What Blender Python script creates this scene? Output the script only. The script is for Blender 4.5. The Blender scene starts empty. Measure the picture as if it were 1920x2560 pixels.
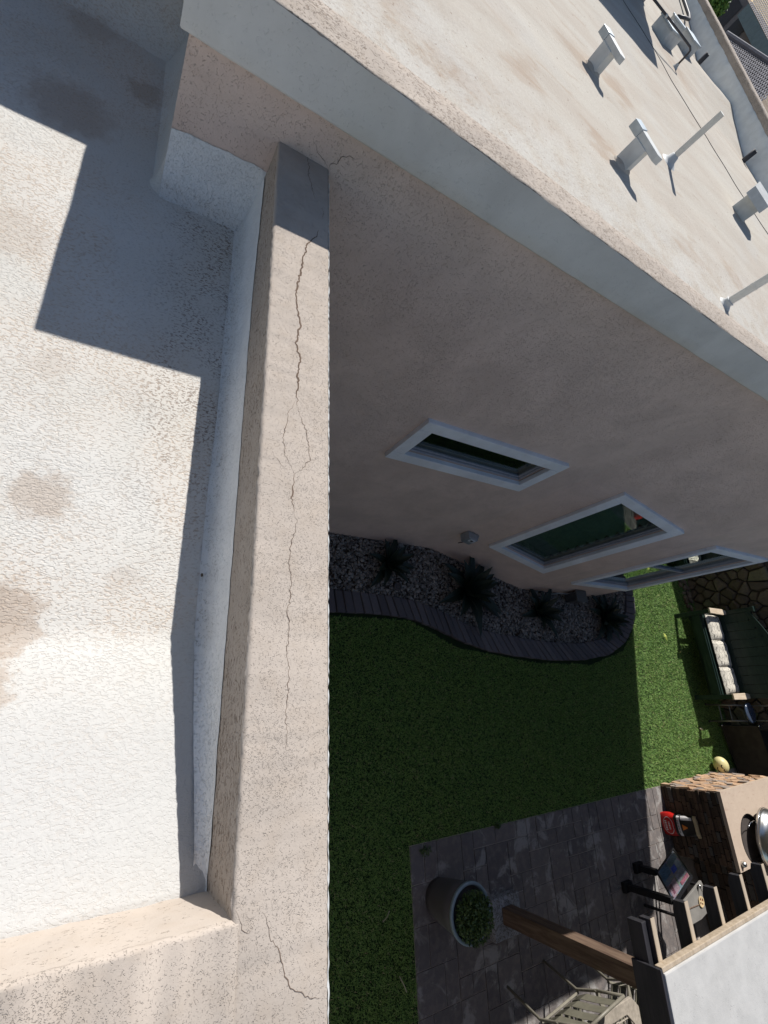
import bpy, bmesh, math, random
import numpy as np
from mathutils import Vector, Matrix, noise
random.seed(7); rng = np.random.default_rng(7)
S = bpy.context.scene
COL = S.collection

# ------------------------------------------------------------------ camera
CAMZ = 4.52
R = [[0.931616881220421, 0.04134404400344052, 0.3610826174859891],
     [0.15919713955991086, 0.8467054542514767, -0.507687053702025],
     [-0.32672045754900897, 0.5304531494544473, 0.782223241058895]]
rt = Vector([r[0] for r in R]); up = Vector([r[1] for r in R]); bk = Vector([r[2] for r in R])
cd = bpy.data.cameras.new('camera'); cam = bpy.data.objects.new('camera', cd); COL.objects.link(cam)
M = Matrix.Identity(4)
for i in range(3):            # the phone was held sideways: picture-right is up in the world
    M[i][0] = up[i]; M[i][1] = -rt[i]; M[i][2] = bk[i]
M.translation = (0, 0, CAMZ)
cam.matrix_world = M
cd.sensor_fit = 'VERTICAL'; cd.sensor_height = 36; cd.lens = 1187.5 / 2560 * 36
cd.clip_start = 0.02; cd.clip_end = 600
S.camera = cam

# ------------------------------------------------------------------ light
SD = Vector((1.12, -0.31, -1.0)).normalized()      # the way sunlight travels
elev = math.asin(-SD.z); rot = math.atan2(-SD.x, -SD.y)
W = bpy.data.worlds.new("World"); S.world = W; W.use_nodes = True
wn = W.node_tree; wn.nodes.clear()
sky = wn.nodes.new('ShaderNodeTexSky'); sky.sky_type = 'NISHITA'; sky.sun_disc = False
sky.sun_elevation = elev; sky.sun_rotation = rot; sky.altitude = 300; sky.dust_density = 0.8
bg = wn.nodes.new('ShaderNodeBackground'); bg.inputs['Strength'].default_value = 0.078
wo = wn.nodes.new('ShaderNodeOutputWorld')
wn.links.new(sky.outputs[0], bg.inputs[0]); wn.links.new(bg.outputs[0], wo.inputs[0])
sl = bpy.data.lights.new('sun', 'SUN'); sl.energy = 5.0; sl.angle = math.radians(0.5); sl.color = (1.0, 0.965, 0.915)
so = bpy.data.objects.new('sun', sl); COL.objects.link(so)
so.rotation_mode = 'QUATERNION'; so.rotation_quaternion = SD.to_track_quat('-Z', 'Y'); so.location = (-20, 8, 25)
S.view_settings.view_transform = 'Standard'; S.view_settings.look = 'None'
S.view_settings.exposure = 0.30; S.view_settings.gamma = 1; S.view_settings.use_curve_mapping = False
S.cycles.max_bounces = 8; S.cycles.diffuse_bounces = 4

# ------------------------------------------------------------------ helpers
def link(o, parent=None):
    COL.objects.link(o)
    if parent: o.parent = parent
    return o
def empty(name, loc=(0, 0, 0), rz=0, label=None, cat=None, group=None, kind=None):
    o = bpy.data.objects.new(name, None); COL.objects.link(o)
    o.location = loc; o.rotation_euler = (0, 0, rz); o.empty_display_size = 0.1
    return tag(o, label, cat, group, kind)
def tag(o, label=None, cat=None, group=None, kind=None, category=None):
    cat = cat or category
    for k, v in (('label', label), ('category', cat), ('group', group), ('kind', kind)):
        if v: o[k] = v
    return o
class MB:
    def __init__(s): s.v = []; s.f = []
    def add(s, vs, fs):
        n = len(s.v); s.v += [tuple(v) for v in vs]; s.f += [tuple(i + n for i in f) for f in fs]; return s
    def box(s, x0, x1, y0, y1, z0, z1, M=None):
        vs = [Vector((x, y, z)) for z in (z0, z1) for y in (y0, y1) for x in (x0, x1)]
        if M: vs = [M @ v for v in vs]
        fs = [(0, 2, 3, 1), (4, 5, 7, 6), (0, 1, 5, 4), (2, 6, 7, 3), (0, 4, 6, 2), (1, 3, 7, 5)]
        if M and M.determinant() < 0: fs = [f[::-1] for f in fs]
        return s.add(vs, fs)
    def prism(s, pts, z0, z1, M=None):      # pts counter-clockwise in plan
        n = len(pts); vs = [Vector((p[0], p[1], z0)) for p in pts] + [Vector((p[0], p[1], z1)) for p in pts]
        if M: vs = [M @ v for v in vs]
        return s.add(vs, [tuple(range(n - 1, -1, -1)), tuple(range(n, 2 * n))] + [(i, (i + 1) % n, (i + 1) % n + n, i + n) for i in range(n)])
    def tube(s, pts, r, n=8, cap=True):
        pts = [Vector(p) for p in pts]; rs = r if isinstance(r, (list, tuple)) else [r] * len(pts)
        base = len(s.v); u = None
        for i, p in enumerate(pts):
            d = (pts[min(i + 1, len(pts) - 1)] - pts[max(i - 1, 0)]).normalized()
            if u is None:
                u = d.cross(Vector((0, 0, 1)));
                if u.length < 1e-3: u = d.cross(Vector((0, 1, 0)))
            u = (u - d * u.dot(d)).normalized(); w = d.cross(u)
            for k in range(n):
                a = 2 * math.pi * k / n; s.v.append(tuple(p + (u * math.cos(a) + w * math.sin(a)) * rs[i]))
        for i in range(len(pts) - 1):
            for k in range(n):
                a = base + i * n + k; b = base + i * n + (k + 1) % n
                s.f.append((a, a + n, b + n, b))
        if cap:
            s.f.append(tuple(base + k for k in range(n))); e = base + (len(pts) - 1) * n
            s.f.append(tuple(e + k for k in range(n - 1, -1, -1)))
        return s
    def lathe(s, prof, n=24, M=None):
        base = len(s.v)
        for (r, z) in prof:
            for k in range(n):
                a = 2 * math.pi * k / n; v = Vector((r * math.cos(a), r * math.sin(a), z))
                s.v.append(tuple(M @ v if M else v))
        for i in range(len(prof) - 1):
            for k in range(n):
                a = base + i * n + k; b = base + i * n + (k + 1) % n
                s.f.append((a, b, b + n, a + n))
        return s
    def build(s, name, mat, parent=None, smooth=False, bevel=0, seg=2, **t):
        me = bpy.data.meshes.new(name); me.from_pydata(s.v, [], s.f); me.update()
        if mat: me.materials.append(mat)
        if smooth: me.polygons.foreach_set('use_smooth', [True] * len(me.polygons))
        o = bpy.data.objects.new(name, me); link(o, parent)
        if bevel:
            bm = bmesh.new(); bm.from_mesh(me)
            bmesh.ops.bevel(bm, geom=bm.edges[:], offset=bevel, segments=seg, profile=0.6, affect='EDGES', clamp_overlap=True)
            bm.to_mesh(me); bm.free()
        tag(o, **t); return o
def np_mesh(name, V, F, mat, parent=None, smooth=False, **t):
    V = np.asarray(V, np.float32); F = np.asarray(F, np.int32); k = F.shape[1]
    me = bpy.data.meshes.new(name); me.vertices.add(len(V)); me.vertices.foreach_set('co', V.ravel())
    me.loops.add(F.size); me.loops.foreach_set('vertex_index', F.ravel()); me.polygons.add(len(F))
    me.polygons.foreach_set('loop_start', np.arange(len(F), dtype=np.int32) * k)
    me.polygons.foreach_set('loop_total', np.full(len(F), k, np.int32))
    if smooth: me.polygons.foreach_set('use_smooth', np.ones(len(F), bool))
    me.update(calc_edges=True); me.materials.append(mat)
    o = bpy.data.objects.new(name, me); link(o, parent); tag(o, **t); return o
def copy_tree(o, parent=None):
    kids = [c for c in bpy.data.objects if c.parent == o]
    c = o.copy(); COL.objects.link(c); c.parent = parent
    for k in kids: copy_tree(k, c)
    return c
def nz(x, y, z=0.0, s=1.0): return noise.noise(Vector((x * s, y * s, z * s + 3.3)))

# ------------------------------------------------------------------ materials
class NT:
    def __init__(s, name):
        s.m = bpy.data.materials.new(name); s.m.use_nodes = True; s.t = s.m.node_tree; s.t.nodes.clear()
        s.out = s.n('ShaderNodeOutputMaterial'); s.b = s.n('ShaderNodeBsdfPrincipled'); s.l(s.b.outputs[0], s.out.inputs[0])
        s.geo = s.n('ShaderNodeNewGeometry'); s.pos = s.geo.outputs['Position']
        s.oi = None
    def n(s, t, **k):
        nd = s.t.nodes.new(t)
        for a, v in k.items(): setattr(nd, a, v)
        return nd
    def l(s, a, b): s.t.links.new(a, b)
    def put(s, sock, v):
        if hasattr(v, 'links'): s.l(v, sock)
        else:
            if isinstance(v, (tuple, list)) and len(v) == 3 and sock.type == 'RGBA': v = (*v, 1)
            sock.default_value = v
    def mapv(s, scale=(1, 1, 1), rot=(0, 0, 0), vec=None):
        m = s.n('ShaderNodeMapping'); m.inputs['Scale'].default_value = scale; m.inputs['Rotation'].default_value = rot
        s.l(vec or s.pos, m.inputs['Vector']); return m.outputs[0]
    def noise(s, scale, det=3, rough=.5, dist=0, vec=None):
        m = s.n('ShaderNodeTexNoise'); s.l(vec or s.pos, m.inputs['Vector'])
        m.inputs['Scale'].default_value = scale; m.inputs['Detail'].default_value = det
        m.inputs['Roughness'].default_value = rough; m.inputs['Distortion'].default_value = dist
        return m.outputs['Fac']
    def voro(s, scale, vec=None, out='Distance', feature='F1', rnd=1):
        m = s.n('ShaderNodeTexVoronoi', feature=feature); s.l(vec or s.pos, m.inputs['Vector'])
        m.inputs['Scale'].default_value = scale; m.inputs['Randomness'].default_value = rnd; return m.outputs[out]
    def ramp(s, v, a, b, lo=0., hi=1., smooth=True):
        m = s.n('ShaderNodeMapRange'); m.interpolation_type = 'SMOOTHSTEP' if smooth else 'LINEAR'
        s.put(m.inputs[0], v)
        for i, x in enumerate((a, b, lo, hi)): m.inputs[i + 1].default_value = x
        return m.outputs[0]
    def math(s, op, a, b=0.5, c=None):
        m = s.n('ShaderNodeMath', operation=op); s.put(m.inputs[0], a); s.put(m.inputs[1], b)
        if c is not None: s.put(m.inputs[2], c)
        return m.outputs[0]
    def mix(s, f, a, b, mode='MIX'):
        m = s.n('ShaderNodeMix', data_type='RGBA', blend_type=mode); s.put(m.inputs[0], f); s.put(m.inputs[6], a); s.put(m.inputs[7], b)
        return m.outputs[2]
    def bump(s, h, strength, dist, prev=None):
        m = s.n('ShaderNodeBump'); m.inputs['Strength'].default_value = strength; m.inputs['Distance'].default_value = dist
        s.put(m.inputs['Height'], h)
        if prev: s.l(prev, m.inputs['Normal'])
        return m.outputs[0]
    def rnd(s):
        if not s.oi: s.oi = s.n('ShaderNodeObjectInfo')
        return s.oi.outputs['Random']
    def island(s): return s.geo.outputs['Random Per Island']
    def spot(s, x, y, r, soft=.4, warp=None):
        c = s.n('ShaderNodeVectorMath', operation='DISTANCE'); s.l(s.pos, c.inputs[0]); c.inputs[1].default_value = (x, y, 0)
        # distance in plan only: flatten z
        sep = s.n('ShaderNodeSeparateXYZ'); s.l(s.pos, sep.inputs[0]); cmb = s.n('ShaderNodeCombineXYZ')
        s.l(sep.outputs[0], cmb.inputs[0]); s.l(sep.outputs[1], cmb.inputs[1]); s.l(cmb.outputs[0], c.inputs[0])
        d = c.outputs['Value']
        if warp is not None: d = s.math('ADD', d, warp)
        return s.ramp(d, r, r * (1 - soft), 0, 1)
    def fin(s, col, rough=.8, normal=None, metal=0, spec=.3):
        s.put(s.b.inputs['Base Color'], col); s.put(s.b.inputs['Roughness'], rough)
        s.b.inputs['Metallic'].default_value = metal; s.b.inputs['Specular IOR Level'].default_value = spec
        if normal is not None: s.l(normal, s.b.inputs['Normal'])
        return s.m
def plain(name, col, rough=.6, metal=0, spec=.4, var=.12, scale=30, bump=.0):
    n = NT(name); a = n.noise(scale, 4); b = n.noise(scale * .13, 3)
    f = n.math('ADD', n.math('MULTIPLY', a, .5), n.math('MULTIPLY', b, .5))
    c = n.mix(n.ramp(f, .35, .65), tuple(x * (1 - var) for x in col), tuple(min(1, x * (1 + var)) for x in col))
    nr = n.bump(a, bump, .003) if bump else None
    return n.fin(c, rough, nr, metal, spec)

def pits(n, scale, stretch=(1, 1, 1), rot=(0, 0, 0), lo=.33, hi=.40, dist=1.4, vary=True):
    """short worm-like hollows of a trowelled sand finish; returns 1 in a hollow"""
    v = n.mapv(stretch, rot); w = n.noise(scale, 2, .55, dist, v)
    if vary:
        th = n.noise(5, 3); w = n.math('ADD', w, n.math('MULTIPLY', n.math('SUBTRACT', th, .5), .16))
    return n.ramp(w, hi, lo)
def stucco(name, col, scale=85, stretch=(1, 1, 1), rot=(0, 0, 0), pit=.55, lo=.33, hi=.41, bumpd=.004, dirt=.25, fine=260):
    n = NT(name); p = pits(n, scale, stretch, rot, lo, hi)
    gr = n.noise(fine, 2, .6); cloud = n.noise(3.2, 5, .6, .4); med = n.noise(17, 4, .6)
    c = n.mix(n.ramp(cloud, .3, .7), tuple(x * .90 for x in col), tuple(min(1, x * 1.06) for x in col))
    c = n.mix(n.ramp(med, .42, .72, 0, dirt), c, tuple(x * f for x, f in zip(col, (.80, .74, .66))))
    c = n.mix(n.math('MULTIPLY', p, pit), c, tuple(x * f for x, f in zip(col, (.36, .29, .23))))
    h = n.math('ADD', n.math('MULTIPLY', p, -1.0), n.math('ADD', n.math('MULTIPLY', gr, .25), n.math('MULTIPLY', med, .5)))
    return n.fin(c, .9, n.bump(h, .9, bumpd), 0, .15)

MAT = {}
STU = (.60, .505, .415)
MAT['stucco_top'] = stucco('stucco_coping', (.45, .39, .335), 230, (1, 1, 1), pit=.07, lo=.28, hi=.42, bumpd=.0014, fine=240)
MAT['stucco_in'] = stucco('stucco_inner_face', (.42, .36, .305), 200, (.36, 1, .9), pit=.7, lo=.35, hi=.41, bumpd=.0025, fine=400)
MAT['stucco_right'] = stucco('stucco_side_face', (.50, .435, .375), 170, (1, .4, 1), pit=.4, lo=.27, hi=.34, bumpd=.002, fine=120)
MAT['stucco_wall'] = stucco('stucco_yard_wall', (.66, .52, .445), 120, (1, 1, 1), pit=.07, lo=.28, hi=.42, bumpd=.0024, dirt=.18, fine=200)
MAT['stucco_wing_top'] = stucco('stucco_wing_coping', (.42, .365, .315), 130, (1, .55, 1), pit=.5, lo=.36, hi=.43, bumpd=.005)
MAT['band'] = stucco('painted_foam_band', (.66, .65, .62), 130, (1, .5, .6), pit=.0, lo=.26, hi=.40, bumpd=.0010, dirt=.05, fine=110)
MAT['trim'] = stucco('painted_window_trim', (.76, .78, .80), 90, pit=.06, lo=.3, hi=.36, bumpd=.0025, dirt=.12, fine=150)

def deck_mat():
    n = NT('white_roof_coating')
    warp = n.math('MULTIPLY', n.math('SUBTRACT', n.noise(28, 5, .7), .5), .16)
    spots = None
    for (x, y, r, k) in ((-.49, -.125, .085, .8), (-.455, -.13, .05, .5), (-.20, -.15, .10, 1.), (-.16, -.12, .055, .9), (-.045, -.135, .06, .8),
                         (-1.84, -.29, .16, .8), (-2.10, -.10, .08, .8), (-2.3, -.3, .1, .5), (-.86, -.17, .06, .35), (-.30, .08, .05, .3), (-1.25, -.33, .12, .4)):
        v = n.math('MULTIPLY', n.spot(x, y, r, .55, warp), k); spots = v if spots is None else n.math('MAXIMUM', spots, v)
    p = pits(n, 175, (1.1, .6, 1), (0, 0, .25), .33, .40, .6)
    p2 = pits(n, 175, (1.1, .6, 1), (0, 0, .25), .38, .50, .6)
    # mud sits in the hollows: how much depends on broad wet bands
    band = n.noise(3.1, 4, .6, .6, n.mapv((1, .7, 1)))
    sep = n.n('ShaderNodeSeparateXYZ'); n.l(n.pos, sep.inputs[0])
    corner_end = n.ramp(sep.outputs[0], -.25, .12)                     # end near the corner, with less mud
    mud = n.math('MULTIPLY', n.ramp(band, .38, .62), n.math('SUBTRACT', 1, n.math('MULTIPLY', corner_end, .85)))
    base = n.mix(n.ramp(n.noise(2.3, 4), .35, .65), (.55, .53, .485), (.60, .585, .55))
    base = n.mix(corner_end, base, (.465, .46, .445))  # base darkened there to offset direct sun on the rising slope
    c = n.mix(n.math('MULTIPLY', n.math('MULTIPLY', p2, mud), .45), base, (.50, .37, .26))
    c = n.mix(n.math('MULTIPLY', mud, .16), c, (.58, .47, .37))
    wear = n.math('MULTIPLY', n.ramp(sep.outputs[1], -.02, .16), n.ramp(sep.outputs[0], -.30, -.75))
    wear = n.math('MULTIPLY', wear, n.ramp(n.noise(9, 4), .35, .6))
    c = n.mix(n.math('MULTIPLY', n.math('MULTIPLY', p2, wear), .75), c, (.16, .12, .10))
    c = n.mix(n.math('MULTIPLY', n.math('MULTIPLY', p, n.math('SUBTRACT', 1, n.math('MULTIPLY', corner_end, .75))), .28), c, (.28, .22, .17))
    c = n.mix(n.math('MULTIPLY', spots, .72), c, (.37, .29, .225))
    big = n.noise(9, 3, .5)
    h = n.math('ADD', n.math('MULTIPLY', n.math('MULTIPLY', p2, -1.), n.math('SUBTRACT', 1, n.math('MULTIPLY', corner_end, .6))), n.math('ADD', n.math('MULTIPLY', n.noise(240, 2), .3), n.math('MULTIPLY', big, .9)))
    h = n.math('ADD', h, n.math('MULTIPLY', n.math('MULTIPLY', n.noise(38, 3, .55, .8), corner_end), 1.4))
    return n.fin(c, .62, n.bump(h, .6, .0022), 0, .25)
MAT['deck'] = deck_mat()
def cant_mat(name='coating_on_cant', col=(.60, .605, .595)):
    n = NT(name); p = pits(n, 90, (.6, 1, 1), lo=.25, hi=.33)
    c = n.mix(n.ramp(n.noise(8, 4), .3, .7), tuple(x * .93 for x in col), tuple(x * 1.05 for x in col))
    c = n.mix(n.math('MULTIPLY', p, .3), c, (.3, .27, .25))
    h = n.math('ADD', n.math('MULTIPLY', p, -.6), n.math('ADD', n.noise(16, 3), n.math('MULTIPLY', n.noise(200, 2), .2)))
    return n.fin(c, .6, n.bump(h, .6, .004), 0, .25)
MAT['cant'] = cant_mat()
WST = ((-3.32, 1.31, 0.28, 1), (-3.58, 0.97, 0.25, 0.9), (-4.07, 2.98, 0.28, 0.9), (-5.43, 3.07, 0.32, 0.7), (-4.18, 2.1, 0.28, 0.7), (-3.57, 4.08, 0.28, 0.8), (-5.55, 3.71, 0.33999999999999997, 0.8), (-8.63, 6.44, 0.52, 0.6), (-4.74, 1.99, 0.32, 0.5), (-3.76, 5.07, 0.24, 0.6))
def wing_roof():
    n = NT('wing_roof_coating')
    v = n.mapv((.8, .22, 1)); st = n.noise(3.0, 5, .6, .5, v); st2 = n.noise(9, 4, .65, .3, n.mapv((1, .18, 1)))
    c = n.mix(n.ramp(st, .33, .66), (.455, .41, .355), (.505, .475, .42))
    c = n.mix(n.ramp(st2, .60, .72, 0, .5), c, (.38, .29, .215))
    wp = n.math('MULTIPLY', n.math('SUBTRACT', n.noise(7, 4, .6, 0, n.mapv((1, .4, 1))), .5), .9); sp_ = None
    for (x, y, rr_, k) in WST:
        v_ = n.math('MULTIPLY', n.spot(x, y, rr_, .7, wp), k); sp_ = v_ if sp_ is None else n.math('MAXIMUM', sp_, v_)
    c = n.mix(n.math('MULTIPLY', sp_, .6), c, (.36, .26, .185))
    c = n.mix(n.ramp(n.noise(1.2, 4), .55, .7, 0, .5), c, (.50, .485, .45))
    sep = n.n('ShaderNodeSeparateXYZ'); n.l(n.pos, sep.inputs[0])
    near = n.ramp(sep.outputs[0], -4.6, -2.3)
    p = pits(n, 70, (1, .5, 1), lo=.36, hi=.43)
    c = n.mix(n.math('MULTIPLY', n.math('MULTIPLY', p, near), .45), c, (.42, .31, .23))
    c = n.mix(n.math('MULTIPLY', near, n.ramp(n.noise(5, 4), .35, .6)), c, (.525, .51, .475))
    c = n.mix(n.math('MULTIPLY', n.math('MULTIPLY', p, near), .35), c, (.42, .31, .23))
    c = n.mix(n.ramp(n.noise(30, 2, .4), .71, .75, 0, .7), c, (.28, .22, .18))
    c = n.mix(n.ramp(n.noise(55, 4, .7), .35, .62, .0, .22), c, (.36, .31, .265))
    h = n.math('ADD', n.noise(20, 4, .6), n.math('MULTIPLY', n.noise(120, 2), .4))
    h = n.math('ADD', h, n.math('MULTIPLY', n.math('MULTIPLY', p, near), -1.))
    return n.fin(c, .95, n.bump(h, .6, .006), 0, .03)
def cove_mat():
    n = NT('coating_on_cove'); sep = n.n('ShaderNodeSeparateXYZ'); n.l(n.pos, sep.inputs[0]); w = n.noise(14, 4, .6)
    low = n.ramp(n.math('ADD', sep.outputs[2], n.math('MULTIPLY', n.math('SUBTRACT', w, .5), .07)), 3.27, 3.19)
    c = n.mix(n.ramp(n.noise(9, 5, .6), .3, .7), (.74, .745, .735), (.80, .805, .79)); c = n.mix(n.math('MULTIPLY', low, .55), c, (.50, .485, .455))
    p = pits(n, 150, (1, 1, 1), lo=.34, hi=.42); c = n.mix(n.math('MULTIPLY', n.math('MULTIPLY', p, low), .5), c, (.25, .2, .16))
    h = n.math('ADD', n.math('MULTIPLY', p, -.5), n.math('ADD', n.noise(26, 4, .6), n.math('MULTIPLY', n.noise(130, 3), .4)))
    return n.fin(c, .65, n.bump(h, .8, .006), 0, .2)
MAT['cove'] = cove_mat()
MAT['wing_roof'] = wing_roof()
MAT['grey_coat'] = cant_mat('grey_white_coating', (.68, .70, .69))
MAT['crack'] = plain('crack_gap', (.15, .11, .085), 1, spec=0)
MAT['soil'] = plain('soil', (.075, .06, .05), 1, spec=.05, var=.35, scale=60, bump=.6)
MAT['ground'] = plain('ground_far', (.22, .18, .14), 1, spec=.05, var=.3, scale=4)
def turf():
    n = NT('turf_base'); a = n.noise(180, 3, .7); b = n.noise(6, 3)
    c = n.mix(a, (.010, .022, .012), (.030, .058, .024)); c = n.mix(n.ramp(b, .35, .65, 0, .3), c, (.05, .08, .02))
    return n.fin(c, .9, n.bump(a, 1, .02), 0, .1)
MAT['turf'] = turf()
def blade():
    n = NT('turf_blade'); r = n.island(); b = n.noise(4, 4, .6)
    c = n.mix(r, (.12, .24, .06), (.255, .41, .105))
    c = n.mix(n.ramp(b, .4, .65, 0, .4), c, (.24, .36, .09))
    c = n.mix(n.ramp(r, .955, .96), c, (.42, .38, .20))
    return n.fin(c, .6, None, 0, .2)
MAT['blade'] = blade()
def rnd_mat(name, c1, c2, rough=.8, scale=60, bump=.5, third=None, spec=.3, dist=.004):
    n = NT(name); r = n.rnd(); a = n.noise(scale, 4, .6)
    c = n.mix(r, c1, c2)
    if third: c = n.mix(n.ramp(r, third[0], third[0] + .02), c, third[1])
    c = n.mix(n.ramp(a, .4, .75, 0, .4), c, tuple(x * .6 for x in c1))
    return n.fin(c, rough, n.bump(a, bump, dist), 0, spec)
def isl_mat(name, c1, c2, rough=.8, scale=60, spec=.3, bump=.3):
    n = NT(name); r = n.island(); a = n.noise(scale, 3)
    c = n.mix(r, c1, c2); c = n.mix(n.ramp(a, .4, .75, 0, .35), c, tuple(x * .6 for x in c1))
    return n.fin(c, rough, n.bump(a, bump, .003), 0, spec)
MAT['gravel'] = isl_mat('gravel', (.11, .102, .094), (.36, .34, .31))
MAT['brick'] = rnd_mat('edging_brick', (.095, .088, .095), (.145, .132, .138), scale=90)
def paver():
    n = NT('stamped_paving'); r = n.rnd(); a = n.noise(14, 5, .65); b = n.noise(3.2, 5, .7, .6); g = n.noise(120, 3)
    c = n.mix(r, (.105, .096, .096), (.155, .138, .132))
    c = n.mix(n.ramp(a, .42, .68, 0, .5), c, (.24, .20, .18))
    c = n.mix(n.ramp(b, .52, .62, 0, .75), c, (.33, .315, .30))
    c = n.mix(n.ramp(n.noise(7, 4, .7), .62, .7, 0, .5), c, (.12, .10, .10))
    return n.fin(c, .75, n.bump(n.math('ADD', a, n.math('MULTIPLY', g, .2)), .6, .012), 0, .25)
MAT['paver'] = paver()
MAT['joint'] = plain('paving_joint', (.42, .36, .31), .95, var=.15)
MAT['ledger'] = rnd_mat('ledger_stone', (.055, .038, .027), (.16, .10, .065), scale=45, bump=.8, third=(.8, (.10, .09, .08)))
MAT['flag'] = rnd_mat('flag_stone', (.42, .27, .17), (.60, .40, .26), scale=30, bump=.8, third=(.72, (.30, .25, .22)))
MAT['mortar'] = plain('dark_mortar', (.06, .05, .045), 1)
MAT['rock'] = rnd_mat('wall_rock', (.12, .09, .062), (.22, .165, .11), scale=18, bump=1, third=(.8, (.22, .2, .12)), dist=.02)
def counter():
    n = NT('counter_stone'); a = n.noise(9, 5, .6, .6); b = n.noise(35, 4, .6, .3, n.mapv((1, .3, 1)))
    c = n.mix(a, (.42, .33, .26), (.54, .44, .35)); c = n.mix(n.ramp(b, .55, .7, 0, .45), c, (.36, .24, .18))
    return n.fin(c, .6, n.bump(b, .3, .004), 0, .3)
MAT['counter'] = counter()
def wood(name, c1, c2, rough=.6, axis=(30, 3, 30)):
    n = NT(name); tc = n.n('ShaderNodeTexCoord').outputs['Object']
    a = n.noise(1.0, 5, .65, .6, n.mapv(axis, vec=tc)); c = n.mix(n.ramp(a, .35, .65), c1, c2)
    return n.fin(c, rough, n.bump(a, .5, .004), 0, .35)
MAT['green_wood'] = wood('green_painted_wood', (.010, .026, .022), (.024, .042, .035), .45, (4, 30, 30))
MAT['post_wood'] = wood('stained_post_wood', (.085, .053, .038), (.17, .115, .08), .7, (30, 30, 3))
MAT['tan_wood'] = wood('tan_painted_wood', (.34, .27, .19), (.44, .36, .27), .6, (3, 30, 30))
MAT['dark_fascia'] = wood('dark_stained_beam', (.018, .018, .022), (.032, .03, .034), .6, (3, 30, 30))
MAT['cover'] = cant_mat('patio_cover_coating', (.46, .45, .43))
MAT['footing'] = stucco('concrete_footing', (.32, .33, .35), 40, pit=.7, lo=.42, hi=.5, bumpd=.006)
MAT['black'] = plain('black_metal', (.016, .016, .018), .4, spec=.4)
MAT['black_matt'] = plain('black_matt', (.012, .012, .013), .8, spec=.2)
MAT['steel'] = NT('brushed_steel').fin((.62, .62, .60), .28, None, 1.0)
MAT['chrome'] = NT('chrome').fin((.70, .72, .75), .12, None, 1.0)
MAT['tube'] = plain('grey_tube', (.22, .22, .21), .35, metal=.6)
MAT['sheet'] = plain('painted_sheet_metal', (.50, .51, .50), .55, var=.1, scale=14)
MAT['galv'] = plain('galvanised', (.36, .40, .43), .4, metal=.5, var=.12, scale=20)
MAT['pvc'] = plain('white_pipe', (.58, .57, .53), .5, var=.06)
MAT['conduit'] = plain('dark_conduit', (.055, .052, .055), .5)
MAT['planter'] = plain('planter_glaze', (.105, .10, .105), .6, var=.12, scale=5)
MAT['planter_rim'] = plain('planter_rim', (.22, .29, .33), .5)
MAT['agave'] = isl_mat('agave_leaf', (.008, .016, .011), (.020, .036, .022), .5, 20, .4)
MAT['shrub'] = isl_mat('shrub_leaf', (.035, .075, .022), (.11, .17, .05), .5, 20, .4)
MAT['tree'] = isl_mat('tree_leaf', (.07, .15, .03), (.16, .30, .06), .6, 20, .3)
MAT['bark'] = plain('bark', (.12, .09, .07), .9)
MAT['sash'] = plain('window_sash', (.30, .31, .34), .5)
MAT['room'] = plain('dark_room', (.03, .03, .03), 1)
MAT['blind'] = plain('blind_slat', (.085, .125, .105), .6)
def glass():
    n = NT('window_glass'); gl = n.n('ShaderNodeBsdfGlossy'); gl.inputs['Roughness'].default_value = .015
    gl.inputs['Color'].default_value = (.95, 1, .98, 1)
    tr = n.n('ShaderNodeBsdfTransparent'); tr.inputs['Color'].default_value = (.80, .87, .83, 1)
    fr = n.n('ShaderNodeLayerWeight'); fr.inputs['Blend'].default_value = .5; fz = n.math('ADD', .045, n.math('MULTIPLY', n.math('POWER', fr.outputs['Facing'], 4.0), .9))
    mx = n.n('ShaderNodeMixShader'); n.l(fz, mx.inputs[0]); n.l(tr.outputs[0], mx.inputs[1]); n.l(gl.outputs[0], mx.inputs[2])
    n.l(mx.outputs[0], n.out.inputs[0]); return n.m
MAT['glass'] = glass()

# ================================================================== SETTING
MB().add([(-300, -300, -.03), (300, -300, -.03), (300, 300, -.03), (-300, 300, -.03)], [(0, 1, 2, 3)]).build('ground', MAT['ground'], kind='structure')
MB().add([(-1.75, .4, 0), (9, .4, 0), (9, 11, 0), (-1.75, 11, 0), (-4, 11, 0), (-4, 8.4, 0), (-1.75, 8.0, 0)], [(0, 1, 2, 3, 4, 5, 6)]).build('lawn', MAT['turf'], kind='structure')

# garden edging curve (inner / outer), plan positions measured on the ground
INN = [(-1.073, 1.6), (-1.073, 2.2), (-1.062, 2.77), (-1.029, 3.23), (-.939, 3.61), (-.803, 3.98), (-.70, 4.4), (-.653, 4.85), (-.600, 5.43), (-.590, 6.15), (-.68, 6.80), (-.882, 7.25), (-1.114, 7.50), (-1.345, 7.58), (-1.50, 7.60)]
OUT = [(-.838, 1.6), (-.838, 2.2), (-.841, 2.77), (-.817, 3.19), (-.725, 3.53), (-.575, 3.93), (-.465, 4.37), (-.410, 4.80), (-.363, 5.40), (-.353, 6.10), (-.43, 6.80), (-.625, 7.30), (-.93, 7.66), (-1.24, 7.80), (-1.50, 7.83)]
def resample(P, n):
    P = np.array(P); L = np.r_[0, np.cumsum(np.linalg.norm(np.diff(P, axis=0), axis=1))]
    t = np.linspace(0, L[-1], n); q = np.c_[np.interp(t, L, P[:, 0]), np.interp(t, L, P[:, 1])]
    for _ in range(3): q[1:-1] = (q[:-2] + 2 * q[1:-1] + q[2:]) / 4
    return q
NB = 62
ri = resample(INN, NB * 3 + 1); ro = resample(OUT, NB * 3 + 1)
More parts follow.
